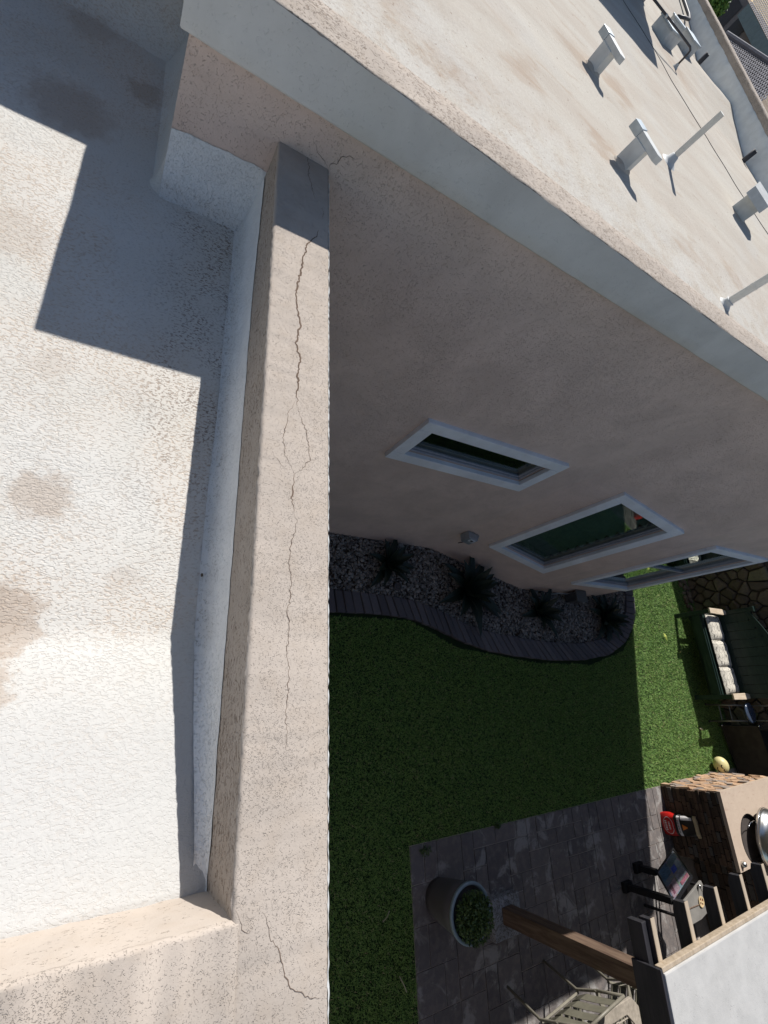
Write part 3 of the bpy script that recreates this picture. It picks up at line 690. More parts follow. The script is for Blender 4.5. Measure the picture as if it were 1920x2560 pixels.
# scupper stubs through the far parapet
for (x, z, l) in ((-11.37, 3.40, 'left dark pipe stub at the foot of the far parapet'), (-8.5, 3.40, 'right dark pipe stub at the foot of the far parapet')):
    o = MB().lathe([(.045, 0), (.045, .20), (.030, .20), (.030, .02), (.001, .02)], 14).build('pipe_stub', MAT['conduit'], smooth=True, label=l, cat='pipe stub'); o.location = (x, 8.60, z - .05)
# conduit over the wing roof
cz = wing_h(-8.7, 6.3)
t = empty('conduit', (-8.7, 6.32, cz), 0, 'long thin dark conduit bent down onto the wing roof beside the air conditioner', 'conduit')
MB().tube([(0, 0, -.02), (0, 0, .19), (0, -.01, .235), (-.01, -.05, .255), (-.02, -.3, .26), (.0, -1.6, .27), (0.02, -3.5, .28)], .016, 10).build('tube', MAT['conduit'], t, smooth=True)
MB().lathe([(.05, 0), (.03, .03), (.02, .06)], 10).build('collar', MAT['sheet'], t)
MB().tube([(.005, -.70, .262), (.005, -.73, .262)], .022, 10).build('coupling', MAT['pvc'], t)
t = empty('conduit', (-12.7, 8.55, 3.52), 0, 'short dark conduit climbing the far parapet at the left edge', 'conduit')
MB().tube([(.6, -.55, -.05), (.5, -.35, .0), (.3, -.1, .02), (0, .02, .03), (-1.2, .03, .10), (-2.5, .03, .2)], .03, 10).build('tube', MAT['conduit'], t, smooth=True)
def boxvent(loc, sx, sy, h, rz, label, nm='duct_box'):
    t = empty(nm, loc, rz, label, 'duct box', 'boxes on the roof near the air conditioner')
    MB().box(-sx, sx, -sy, sy, -.03, h).build('body', MAT['sheet'], t, bevel=.01)
    MB().box(-sx * 1.08, sx * 1.08, -sy * 1.08, sy * 1.08, h, h + .03).build('lid', MAT['galv'], t, bevel=.005)
boxvent((-9.45, 6.30, wing_h(-9.4, 6.3)), .16, .22, .16, .5, 'wide pale grey duct box standing behind the conduit')
boxvent((-10.25, 7.30, wing_h(-10.2, 7.3)), .14, .14, .16, .35, 'small square grey duct box beside the foot of the conduit')
boxvent((-10.7, 7.25, wing_h(-10.6, 7.3)), .22, .06, .12, 1.5, 'narrow grey duct lying between the duct boxes and the far parapet')
t = empty('air_conditioner', (-11.15, 5.50, wing_h(-11.1, 5.5)), 0, 'big grey air conditioner on the far left of the wing roof', 'air conditioner')
MB().box(-.75, .80, -.75, .66, .18, 2.36).build('cabinet', plain('ac_cabinet', (.17, .18, .19), .5), t, bevel=.02)
MB().box(-.72, .82, -.70, .68, -.03, .18).build('curb', plain('ac_curb', (.30, .29, .28), .6), t, bevel=.01)
MB().lathe([(.5, 2.36), (.5, 2.41), (.1, 2.43)], 20).build('fan_guard', MAT['black'], t)
pts = [(-9.6, 4.6), (-8.9, 5.2), (-8.33, 5.66), (-7.9, 5.82), (-7.5, 6.05), (-7.2, 6.3), (-7.02, 6.5), (-6.6, 6.75), (-6.1, 7.1), (-5.6, 7.6)]
q = resample(pts, 60); o = MB().tube([(x, y, wing_h(x, y) + .003) for x, y in q], .004, 6).build('roof_cable', plain('cable_grey', (.13, .12, .11), .7), label='thin dark cable lying along the pale wing roof', cat='cable')

# ================================================================== PLANTS IN THE BED
def agave(loc, n, size, seed, label, up0=.5):
    rr = random.Random(seed); t = empty('agave', (*loc, .02), rr.uniform(0, 6), label, 'agave', 'agaves in the gravel bed')
    for i in range(n):
        a = i * 2.399 + rr.uniform(-.2, .2); f = i / n; el = (1.25 - 1.05 * f) + rr.uniform(-.12, .12); L = size * 1.4 * (.75 + .35 * f) * rr.uniform(.85, 1.1); w = size * .22
        m = MB(); N = 7; ca, sa = math.cos(a), math.sin(a); p = Vector((ca * .02, sa * .02, .02)); e = el
        for k in range(N + 1):
            s = k / N; ww = w * (.75 + .9 * s - 1.65 * s * s) if k < N else .001; ww = max(ww, .001)
            side = Vector((-sa, ca, 0)); upv = Vector((-ca * math.sin(e), -sa * math.sin(e), math.cos(e)))
            m.v += [tuple(p - side * ww + upv * ww * .45), tuple(p - upv * ww * .25), tuple(p + side * ww + upv * ww * .45), tuple(p + upv * ww * .05)]
            p = p + Vector((ca * math.cos(e), sa * math.cos(e), math.sin(e))) * (L / N); e += (-.10 if f > .3 else .0) * (.6 + s)
        for k in range(N):
            b0 = k * 4
            for q in range(4): m.f.append((b0 + q, b0 + (q + 1) % 4, b0 + 4 + (q + 1) % 4, b0 + 4 + q))
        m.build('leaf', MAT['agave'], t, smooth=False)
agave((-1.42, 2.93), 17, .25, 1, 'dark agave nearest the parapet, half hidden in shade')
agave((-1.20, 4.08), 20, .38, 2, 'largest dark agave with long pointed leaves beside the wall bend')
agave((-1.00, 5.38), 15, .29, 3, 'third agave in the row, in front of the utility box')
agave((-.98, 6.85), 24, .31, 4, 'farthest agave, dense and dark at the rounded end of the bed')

# planter
PT = (1.82, 3.35)
t = empty('planter', (PT[0], PT[1], .012), 0, 'tall round grey planter with a pale blue rim standing on the patio corner', 'planter')
MB().lathe([(.001, 0), (.155, 0), (.175, .10), (.200, .30), (.218, .455), (.200, .455), (.185, .39), (.001, .39)], 36).build('pot', MAT['planter'], t, smooth=True)
MB().lathe([(.217, .440), (.229, .450), (.231, .470), (.224, .478), (.208, .478), (.200, .470), (.198, .440)], 36).build('rim', MAT['planter_rim'], t, smooth=True)
def leaves(n, cen, rad, size, mat, parent=None, name='foliage', flat=1.0, shape=None):
    C = rng.normal(0, 1, (n, 3)); C /= np.linalg.norm(C, axis=1)[:, None]; C *= (rng.random(n) ** .45)[:, None]; C = C * np.array(rad)
    if shape is not None: C = shape(C)
    a = rng.normal(0, 1, (n, 3)); a /= np.linalg.norm(a, axis=1)[:, None]; b = np.cross(a, rng.normal(0, 1, (n, 3))); b /= np.linalg.norm(b, axis=1)[:, None]
    s = size * rng.uniform(.6, 1.3, n)[:, None]; b[:, 2] *= flat
    P = C + np.array(cen); V = np.stack([P - a * s, P + b * s * .45, P + a * s, P - b * s * .45], 1).reshape(-1, 3)
    return np_mesh(name, V, np.arange(4 * n).reshape(-1, 4), mat, parent)
t = empty('potted_shrub', (PT[0], PT[1], .44), 0, 'low bushy green plant filling the grey planter', 'shrub')
leaves(2600, (.02, .0, .09), (.20, .195, .13), .017, MAT['shrub'], t)
MB().tube([(0, 0, -.03), (0, 0, .1)], .01, 6).build('stem', MAT['bark'], t)
for (x, y, s, l) in ((1.42, 3.22, .05, 'small weed at the front patio edge beside the planter'), (1.36, 4.2, .03, 'tiny weed sprouting in the patio edge by the lawn')):
    o = leaves(120, (0, 0, .03), (s, s * 1.6, .03), .012, MAT['shrub'], None, 'weed'); o.location = (x, y, 0); tag(o, l, 'weed')
def stick(p, q, r, l):
    a, b = Vector((*p, .035)), Vector((*q, .045)); o = MB().tube([(0, 0, 0), tuple((b - a) * .5 + Vector((.006, .004, .006))), tuple(b - a)], r, 5).build('twig', plain('twig', (.45, .40, .28), .8), label=l, cat='twig'); o.location = a
stick((1.80, 2.78), (1.86, 2.70), .004, 'short pale twig on the shaded lawn nearer the planter'); stick((2.28, 2.86), (2.40, 2.92), .004, 'longer pale twig on the shaded lawn at the lower frame edge')
for (p, s, c, l, rz) in (((-.74, 8.50), .075, (.42, .46, .10), 'yellowed leaf cluster lying on the sunlit grass strip', .4), ((.72, 8.90), .05, (.75, .68, .42), 'pale curled leaf at the edge of the sunlit grass', 1.2), ((-.50, 8.86), .05, (.45, .42, .12), 'yellow brown leaf beside the bench shadow', 2.)):
    o = MB().add([(-s, 0, .0), (-s * .3, s * .35, .01), (s, 0, .006), (-s * .2, -s * .32, .0), (0, 0, .014)], [(0, 4, 1), (1, 4, 2), (2, 4, 3), (3, 4, 0)]).build('fallen_leaf', plain('leaf_dry_%d' % int(s * 1000 + rz * 10), c, .7), label=l, cat='leaf')
    o.location = (*p, .04); o.rotation_euler = (0, 0, rz)

# ================================================================== PATIO COVER
pc = empty('patio_cover', (1.45, 2.95, 0), 0, 'flat patio roof with a pale coated top, tan rafter ends and a dark front beam', 'patio cover')
def pb(name, x0, x1, y0, y1, z0, z1, mat, bev=.004): return MB().box(x0 - 1.45, x1 - 1.45, y0 - 2.95, y1 - 2.95, z0, z1).build(name, mat, pc, bevel=bev)
pb('roof_panel', 1.450, 8.5, 2.960, 9.6, 2.475, 2.520, MAT['cover'], .008)
pb('drip_edge', 1.425, 1.4485, 2.955, 9.6, 2.470, 2.512, MAT['tan_wood'])
pb('front_beam', 1.25, 8.5, 2.955, 2.998, 2.350, 2.440, MAT['dark_fascia'])
pb('fascia', 1.43, 8.5, 2.935, 2.954, 2.345, 2.515, MAT['dark_fascia'])
for i, y in enumerate((3.02, 3.385, 3.745, 4.095, 4.43, 4.78, 5.13, 5.48)):
    o = MB().add([(-.21, -.018, 2.40), (-.16, -.018, 2.385), (1.2, -.018, 2.385), (1.2, -.018, 2.4645), (-.21, -.018, 2.4645), (-.21, .018, 2.40), (-.16, .018, 2.385), (1.2, .018, 2.385), (1.2, .018, 2.4645), (-.21, .018, 2.4645)],
                 [(4, 3, 2, 1, 0), (5, 6, 7, 8, 9), (0, 1, 6, 5), (1, 2, 7, 6), (2, 3, 8, 7), (3, 4, 9, 8), (4, 0, 5, 9)]).build('rafter', MAT['dark_fascia'], pc)
    o.location = (0, y - 2.95, 0)
    c_ = MB().box(-.215, 1.2, -.019, .019, 2.4648, 2.4688).build('rafter_cap', MAT['tan_wood'], o)
pb('side_beam', 1.72, 1.80, 4.2, 9.5, 2.20, 2.344, MAT['dark_fascia'])
pb('post', 2.035, 2.175, 4.07, 4.21, .10, 2.30, MAT['post_wood'], .006)
pb('cross_beam', 1.95, 8.4, 4.07, 4.17, 2.20, 2.344, MAT['dark_fascia'])
pb('footing', 1.95, 2.30, 3.95, 4.33, .008, .10, MAT['footing'], .012)
pb('post', 6.5, 6.62, 4.0, 4.12, .0, 2.30, MAT['post_wood'], .006); pb('post', 4.5, 4.62, 8.9, 9.02, .0, 2.30, MAT['post_wood'], .006)

# ================================================================== BARBECUE ISLAND
ISH = .80
isl = empty('barbecue_island', (1.37, 7.45, .012), 0, 'stone clad outdoor kitchen island with a pale stone counter', 'barbecue island')
MB().box(.02, .80, .02, 1.50, 0, ISH - .04).build('core', MAT['mortar'], isl)
MB().box(.79, 3.2, .42, 1.50, 0, ISH - .04).build('core', MAT['mortar'], isl)
# counter slab with a round grill opening
cx, cy, cr = .58, .49, .29
m = MB(); N = 32
ring = [(cx + cr * math.cos(2 * math.pi * k / N), cy + cr * math.sin(2 * math.pi * k / N)) for k in range(N)]
sq = []
hx0, hx1, hy0, hy1 = -.03, .85, -.03, 1.53
for k in range(N):
    a = 2 * math.pi * k / N; c, s = math.cos(a), math.sin(a)
    tt = min(((hx1 - cx) / c if c > 1e-6 else (hx0 - cx) / c if c < -1e-6 else 9), ((hy1 - cy) / s if s > 1e-6 else (hy0 - cy) / s if s < -1e-6 else 9)); sq.append((cx + c * tt, cy + s * tt))
m.add([(x, y, ISH) for x, y in ring] + [(x, y, ISH) for x, y in sq] + [(x, y, ISH - .045) for x, y in ring] + [(x, y, ISH - .045) for x, y in sq],
      [(k, N + k, N + (k + 1) % N, (k + 1) % N) for k in range(N)] + [(2 * N + (k + 1) % N, 3 * N + (k + 1) % N, 3 * N + k, 2 * N + k) for k in range(N)] +
      [(k, (k + 1) % N, 2 * N + (k + 1) % N, 2 * N + k) for k in range(N)] + [(N + (k + 1) % N, N + k, 3 * N + k, 3 * N + (k + 1) % N) for k in range(N)])
for (qx, qy) in ((hx0, hy0), (hx1, hy0), (hx0, hy1), (hx1, hy1)):
    near = sorted(sq, key=lambda p: math.dist(p, (qx, qy)))[:2]
    pts = [near[0], (qx, qy), near[1]]; ar = (pts[1][0] - pts[0][0]) * (pts[2][1] - pts[0][1]) - (pts[2][0] - pts[0][0]) * (pts[1][1] - pts[0][1])
    if ar < 0: pts = pts[::-1]
    m.prism(pts, ISH - .045, ISH)
m.build('counter', MAT['counter'], isl)
MB().box(.852, 3.22, .39, 1.53, ISH - .045, ISH - .001).build('counter', MAT['counter'], isl, bevel=.006)
# ledger stones on the front
row = 0; z = .005
while z < ISH - .06:
    h = random.choice((.042, .05, .058)); x = random.uniform(-.02, 0); 
    while x < .80:
        w = random.uniform(.08, .19); x1 = min(x + w, .82); p = random.uniform(.0, .022)
        if x1 - x > .03:
            MB().box(x + .002, x1 - .002, -.012 - p, .03, z + .002, min(z + h, ISH - .05) - .002).build('stone', MAT['ledger'], isl, bevel=.004, seg=1)
        x = x1
    z += h
# right front return, coarser
z = .005
while z < ISH - .06:
    x = .83
    while x < 2.2:
        w = random.uniform(.12, .26); MB().box(x + .002, min(x + w, 2.25) - .002, .39 - random.uniform(0, .02), .43, z + .002, min(z + .07, ISH - .05) - .002).build('stone', MAT['ledger'], isl, bevel=.004, seg=1); x += w
    z += .07
# irregular flat stones on the sunlit left side
placed = []
def flagface(w, h, n):
    P = []
    for _ in range(4000):
        p = (random.uniform(.02, w - .02), random.uniform(.02, h - .02)); 
        if all(math.hypot((p[0] - q[0]) * .75, (p[1] - q[1]) * 1.5) > .088 for q in P): P.append(p)
        if len(P) >= n: break
    return P
P_ = flagface(1.5, ISH - .05, 150)
for i, (a, c) in enumerate(P_):
    # cell polygon: clip a box by bisectors to neighbours
    poly = [(a - .14, c - .09), (a + .14, c - .09), (a + .14, c + .09), (a - .14, c + .09)]
    for j, (b2, d2) in enumerate(P_):
        if j == i or math.hypot(b2 - a, d2 - c) > .32: continue
        mx_, my_ = (a + b2) / 2, (c + d2) / 2; nx_, ny2 = b2 - a, d2 - c; L = math.hypot(nx_, ny2); nx_ /= L; ny2 /= L; off = (mx_ - a) * nx_ + (my_ - c) * ny2 - .004
        new = []
        for k in range(len(poly)):
            A, B = poly[k], poly[(k + 1) % len(poly)]; da = (A[0] - a) * nx_ + (A[1] - c) * ny2 - off; db = (B[0] - a) * nx_ + (B[1] - c) * ny2 - off
            if da <= 0: new.append(A)
            if da * db < 0: tt = da / (da - db); new.append((A[0] + (B[0] - A[0]) * tt, A[1] + (B[1] - A[1]) * tt))
        poly = new
        if len(poly) < 3: break
    if len(poly) < 3: continue
    poly = [(min(max(p[0], .0), 1.5), min(max(p[1], 0), ISH - .05)) for p in poly]
    pr = -.012 - random.uniform(0, .028); tl = random.uniform(-.012, .012)
    n_ = len(poly); vs = [(pr + tl * (p[1] - c) * 8 + random.uniform(-.003, .003), p[0], p[1]) for p in poly] + [(.025, p[0], p[1]) for p in poly]
    MB().add(vs, [tuple(range(n_ - 1, -1, -1))] + [(k, (k + 1) % n_, (k + 1) % n_ + n_, k + n_) for k in range(n_)]).build('stone', MAT['flag'], isl)
# kettle grill let into the counter
gr = empty('kettle_grill', (1.99, 8.05, .012 + ISH), 0, 'round stainless steel kettle grill lid tilted over the counter opening', 'grill')
MB().lathe([(.282, .004), (.282, -.05), (.22, -.20), (.10, -.30), (.001, -.32)], 32).build('bowl', MAT['black'], gr, smooth=True)
lp = [(.001, .17)] + [(.33 * math.sin(a), .02 + .15 * math.cos(a)) for a in (.2, .4, .6, .8, 1.0, 1.2, 1.4, 1.52)] + [(.336, .018), (.336, -.03), (.326, -.032)]
LM = Matrix.Translation((.0, .27, .06)) @ Matrix.Rotation(math.radians(8), 4, 'Y') @ Matrix.Rotation(math.radians(-6), 4, 'X')
MB().lathe(lp, 48, LM).build('lid', MAT['steel'], gr, smooth=True)
MB().lathe([(.338, -.002), (.342, -.006), (.338, -.010)], 48, LM).build('lid_seam', MAT['chrome'], gr, smooth=True)
MB().tube([(-.08 + .14 * math.cos(a), -.02 + .20 * math.sin(a), .02 + .05 * math.sin(a / 2)) for a in [math.pi * .62 + k * .16 for k in range(14)]], .004, 6).build('wire_handle', MAT['chrome'], gr, smooth=True)
gr.location = (1.37 + cx, 7.45 + cy, .012 + ISH)
o = MB().lathe([(.001, 0), (.03, 0), (.035, .02), (.02, .05), (.001, .055)], 14).build('counter_knob', MAT['steel'], smooth=True, label='small steel knob shape on the front counter corner', cat='knob'); o.location = (2.14, 7.50, .012 + ISH)

# charcoal bag
cb = empty('charcoal_bag', (1.80, 7.34, .012), .12, 'red and black charcoal bag with a tan top edge leaning on the island front', 'bag')
def bagring(z): 
    f = z / .42; w = .135 * (1 - .10 * f) * (1 + .05 * math.sin(f * 9)); dp = .062 * (1 - .80 * f ** 2) + .006; sh = .045 * f; pts = []
    for k in range(28):
        a = 2 * math.pi * k / 28; x = math.copysign(abs(math.cos(a)) ** .55, math.cos(a)) * w; y = math.copysign(abs(math.sin(a)) ** .7, math.sin(a)) * dp
        pts.append((x + .006 * math.sin(f * 7 + a * 3), y + sh + .006 * math.sin(a * 5 + f * 11), z))
    return pts
def bagpart(name, z0, z1, mat, cap=False):
    n = max(2, int((z1 - z0) / .02)); m = MB()
    for i in range(n + 1): m.v += bagring(z0 + (z1 - z0) * i / n)
    for i in range(n):
        for k in range(28): a = i * 28 + k; b2 = i * 28 + (k + 1) % 28; m.f.append((a, b2, b2 + 28, a + 28))
    if cap: m.f.append(tuple(n * 28 + k for k in range(28)))
    return m.build(name, mat, cb, smooth=True)
RED = plain('bag_red', (.42, .012, .010), .35); BLK = plain('bag_black', (.010, .009, .010), .3); TAN = plain('bag_paper', (.55, .42, .24), .7); WHT = plain('bag_white', (.62, .60, .60), .4)
bagpart('red_panel', 0, .165, RED); bagpart('black_panel', .165, .20, BLK); bagpart('white_stripe', .20, .235, WHT); bagpart('black_panel', .235, .395, BLK); bagpart('paper_top', .395, .43, TAN, True)
def bag_patch(name, x0, x1, z0, z1, mat, lift=.004, nx=6, nzv=4, shape=None):
    m = MB()
    for i in range(nzv + 1):
        z = z0 + (z1 - z0) * i / nzv; f = z / .42; dp = .062 * (1 - .80 * f ** 2) + .006; sh = .045 * f; w = .135 * (1 - .10 * f)
        for k in range(nx + 1):
            x = x0 + (x1 - x0) * k / nx
            if shape: x = (x0 + x1) / 2 + (x - (x0 + x1) / 2) * shape(i / nzv)
            c = min(1, abs(x / w)) ** (1 / .55); y = -dp * (max(0, 1 - c * c) ** .5) ** .7 + sh - lift - .006; m.v.append((x, y, z))
    for i in range(nzv):
        for k in range(nx): a = i * (nx + 1) + k; m.f.append((a, a + 1, a + nx + 2, a + nx + 1))
    m.build(name, mat, cb)
el = lambda t_: max(.25, math.sin(math.pi * (t_ * .86 + .07)) ** .5)
bag_patch('oval_badge', -.105, .105, .035, .150, WHT, .004, 10, 10, el); bag_patch('oval_badge_centre', -.098, .098, .040, .145, RED, .0055, 10, 10, el)
for (zz, h, n_, w_) in ((.105, .020, 5, .014), (.065, .024, 6, .015)):      # illegible white lettering blocks on the badge
    for k in range(n_): x = (k - (n_ - 1) / 2) * (w_ + .006); bag_patch('letter_mark', x - w_ / 2, x + w_ / 2 - random.uniform(0, .005), zz - h / 2, zz + h / 2, WHT, .0068, 1, 1)
for k in range(9): x = (k - 4) * .018; bag_patch('stripe_mark', x - .005, x + .005, .211, .224, BLK if k % 3 else RED, .0055, 1, 1)
bag_patch('flame_print', -.03, .04, .262, .32, plain('flame', (.75, .22, .03), .5), .0055, 6, 6, lambda t_: 1 - t_ * .85)
bag_patch('side_print', -.125, -.08, .255, .385, WHT, .0055, 3, 5)

# framed printed panel on a black stand
bd = empty('picture_stand', (2.20, 6.45, .012), 0, 'tilted black framed panel with a colourful picture print on two black legs', 'stand')
A, B_, C_, D_ = Vector((1.998, 6.92, .30)), Vector((2.165, 6.52, .28)), Vector((2.307, 6.224, .60)), Vector((2.19, 6.59, .62))
off = Vector((2.20, 6.45, 0)); A, B_, C_, D_ = [p - off for p in (A, B_, C_, D_)]
Xv = (A - B_); Yv = (C_ - B_); nr = Xv.cross(Yv).normalized()
if nr.z < 0: nr = -nr
def quad(u0, u1, v0, v1, t0, t1):
    q = [B_ + Xv * u + Yv * v for u, v in ((u0, v0), (u1, v0), (u1, v1), (u0, v1))]; m = MB()
    vs = [p + nr * t0 for p in q] + [p + nr * t1 for p in q]
    return m.add(vs, [(3, 2, 1, 0), (4, 5, 6, 7), (0, 1, 5, 4), (1, 2, 6, 5), (2, 3, 7, 6), (3, 0, 4, 7)])
for r4 in ((-.05, 1.05, -.05, 0), (-.05, 1.05, 1, 1.05), (-.05, 0, 0, 1), (1, 1.05, 0, 1)): quad(*r4, -.02, .014).build('frame', MAT['black'], bd)
def printm():
    n = NT('collage_print'); v = n.voro(9, out='Color'); hs = n.n('ShaderNodeHueSaturation'); hs.inputs['Saturation'].default_value = .35; hs.inputs['Value'].default_value = .3; n.l(v, hs.inputs['Color'])
    b = n.noise(12, 4, .7); c = n.mix(n.ramp(b, .4, .65), hs.outputs[0], (.13, .16, .22)); return n.fin(c, .25, None, 0, .5)
quad(0, 1, 0, 1, -.015, .006).build('print', printm(), bd)
for (u0, u1, v0, v1, c) in ((.50, .72, .30, .50, (.02, .05, .30)), (.04, .46, .03, .40, (.05, .10, .16)), (.52, .96, .05, .26, (.05, .10, .13)), (.05, .44, .58, .95, (.22, .16, .19)), (.50, .95, .56, .80, (.20, .20, .24)), (.55, .95, .84, .96, (.22, .09, .12)), (.12, .22, .60, .90, (.25, .07, .12))):
    quad(u0, u1, v0, v1, .007 if v1 - v0 > .12 else .009, .0085 if v1 - v0 > .12 else .0105).build('picture', plain('pic_%d' % int(u0 * 100 + v0 * 1000), c, .3, var=.4, scale=50), bd)
for p, q in ((B_, (2.155, 6.53)), (C_, (2.34, 6.13))):
    fx, fy = q[0] - off.x, q[1] - off.y; MB().box(p.x - .035, p.x + .03, p.y - .03, p.y + .035, .03, p.z - .02).build('leg', MAT['black'], bd)
    MB().box(p.x - .06, p.x + .05, p.y - .08, p.y + .08, 0, .05).build('foot', MAT['black_matt'], bd, bevel=.01)
MB().box(D_.x - .01, D_.x + .02, D_.y - .02, D_.y + .02, 0, D_.z - .02).build('leg', MAT['black'], bd)

# grey side table with a round vent plate and a spoon on it
st = empty('side_table', (2.46, 6.75, .012), .25, 'low grey topped side table under the rafters', 'side table')
MB().prism([(-.17, -.38), (.06, -.30), (.12, -.05), (.13, .14), (.0, .24), (-.17, .20)], .55, .575).build('table_top', plain('grey_board', (.20, .19, .175), .6, var=.2, scale=8), st, bevel=.005)
MB().tube([(-.10, -.30, .578), (.02, .10, .578), (.10, .15, .578)], .006, 6).build('trim', MAT['post_wood'], st)
for x, y in ((-.14, -.3), (.04, -.24), (.08, .1), (-.14, .15)): MB().box(x - .012, x + .012, y - .012, y + .012, 0, .55).build('leg', MAT['black'], st)
vd = empty('vent_disc', (2.43, 6.79, .592), .4, 'round tan vent disc with four wedge holes on the grey side table', 'vent disc')
m = MB()
for k in range(4):
    a0 = k * math.pi / 2 + .42; a1 = (k + 1) * math.pi / 2 - .42 + .0; aa = [a0 + (a1 - a0) * i / 4 for i in range(5)]
    m.prism([(0.012 * math.cos(aa[0]), .012 * math.sin(aa[0]))] + [(.044 * math.cos(a), .044 * math.sin(a)) for a in aa] + [(0.012 * math.cos(aa[-1]), .012 * math.sin(aa[-1]))], .002, .007)
m.build('spokes', TAN, vd)
MB().lathe([(.040, .001), (.040, .009), (.054, .009), (.054, .001)], 28).build('rim', TAN, vd); MB().lathe([(.001, .009), (.014, .009), (.014, 0)], 12).build('hub', TAN, vd)
MB().lathe([(.001, .0012), (.041, .0012)], 24).build('plate', plain('disc_red', (.20, .03, .02), .5), vd)
sp = MB().lathe([(.001, -.012), (.014, -.008), (.022, .004), (.018, .018), (.006, .03), (.004, .06), (.001, .062)], 12, Matrix.Rotation(1.2, 4, 'Y')).build('steel_knob', MAT['steel'], smooth=True, label='shiny teardrop steel knob at the corner of the side table', cat='knob'); sp.location = (2.27, 6.80, .605)

# ================================================================== CAST METAL TABLE AND CHAIRS
TX, TY, TH = 3.25, 4.56, .72
tb = empty('garden_table', (TX, TY, .012), 0, 'rectangular cast metal garden table with a lattice top and wide rim', 'table')
oct_ = [(-.40, -.54), (.40, -.54), (.49, -.45), (.49, .45), (.40, .54), (-.40, .54), (-.49, .45), (-.49, -.45)]
inn_ = [(x - math.copysign(.10, x), y - math.copysign(.10, y)) for x, y in oct_]
for k in range(8):
    k2 = (k + 1) % 8; MB().prism([oct_[k], oct_[k2], inn_[k2], inn_[k]], TH - .03, TH).build('rim', MAT['tan_rim'] if 'tan_rim' in MAT else MAT.setdefault('tan_rim', plain('rim_metal', (.34, .30, .25), .5, var=.2)), tb, bevel=.006)
m = MB(); rr = random.Random(5)
for i in range(230):
    for _ in range(9):
        x, y = rr.uniform(-.5, .5), rr.uniform(-.5, .5)
        if abs(x) < .36 and abs(y) < .44: break
    else: continue
    a0 = rr.uniform(0, 6); r = rr.uniform(.018, .045); m.tube([(x + r * math.cos(a0 + q * .7), y + r * math.sin(a0 + q * .7) , TH - .012) for q in range(rr.choice((5, 7, 9)))], .0055, 5)
for k in range(-4, 5): m.tube([(k * .09, -.46, TH - .015), (k * .09, .46, TH - .015)], .006, 5); m.tube([(-.41, k * .105, TH - .015), (.41, k * .105, TH - .015)], .006, 5)
m.build('lattice', MAT['tan_rim'], tb)
MB().lathe([(.20, 0), (.05, .05), (.035, .2), (.06, .4), (.035, .55), (.12, TH - .02)], 16).build('pedestal', MAT['black'], tb, smooth=True)
CH = plain('sling_tan', (.17, .16, .12), .6, var=.12); CH2 = plain('chair_arm', (.19, .175, .14), .45, var=.15)
def chair(x, y, rz, label):
    t = empty('garden_chair', (x, y, .012), rz, label, 'chair', 'chairs round the cast metal table')
    for k in range(4):       # curved slats of the seat running up into the back (faces +y local, back at -y)
        xx = -.195 + k * .13; m = MB(); pr = [(.22, .40), (.10, .43), (-.08, .41), (-.20, .42), (-.25, .52), (-.29, .70), (-.34, .88), (-.39, .93)]
        for (yy, zz) in pr: m.v += [(xx - .048, yy, zz), (xx + .048, yy, zz), (xx + .048, yy + .006, zz - .012), (xx - .048, yy + .006, zz - .012)]
        for i in range(len(pr) - 1):
            for q in range(4): a = i * 4; m.f.append((a + q, a + (q + 1) % 4, a + 4 + (q + 1) % 4, a + 4 + q))
        m.build('slat', CH, t)
    for s in (-1, 1):
        m = MB(); pr = [(-.30, .62), (-.12, .66), (.10, .655), (.22, .63), (.27, .59)]
        for i, (yy, zz) in enumerate(pr):
            w = (.018, .026, .030, .026, .014)[i]; xx = s * (.28 + .015 * i * (1 - i / 6)); m.v += [(xx - w, yy, zz), (xx + w, yy, zz), (xx + w, yy, zz - .016), (xx - w, yy, zz - .016)]
        for i in range(len(pr) - 1):
            for q in range(4): a = i * 4; m.f.append((a + q, a + (q + 1) % 4, a + 4 + (q + 1) % 4, a + 4 + q))
        m.f += [(3, 2, 1, 0), (16, 17, 18, 19)]; m.build('armrest', CH2, t)
        MB().tube([(s * .28, .22, .62), (s * .27, .24, .3), (s * .27, .25, 0)], .013, 8).build('leg', CH2, t, smooth=True)
        MB().tube([(s * .26, -.38, .93), (s * .28, -.30, .64), (s * .27, -.22, .38), (s * .27, -.32, 0)], .013, 8).build('leg', CH2, t, smooth=True)
    MB().tube([(-.27, .20, .39), (.27, .20, .39)], .012, 8).build('seat_rail', CH2, t); MB().tube([(-.27, -.20, .39), (.27, -.20, .39)], .012, 8).build('seat_rail', CH2, t)
    MB().tube([(-.26, -.38, .93), (0, -.395, .945), (.26, -.38, .93)], .014, 8).build('top_rail', CH2, t, smooth=True)
    return t
chair(2.98, 4.42, -1.45, 'tan slatted garden chair at the near left side of the lattice table')
chair(3.08, 5.30, -1.95, 'tan garden chair pulled to the far left side of the lattice table, beside the post')
chair(3.75, 5.75, math.pi - .1, 'tan garden chair on the far side of the lattice table')
chair(3.5, 3.6, .1, 'tan garden chair on the near side of the lattice table')

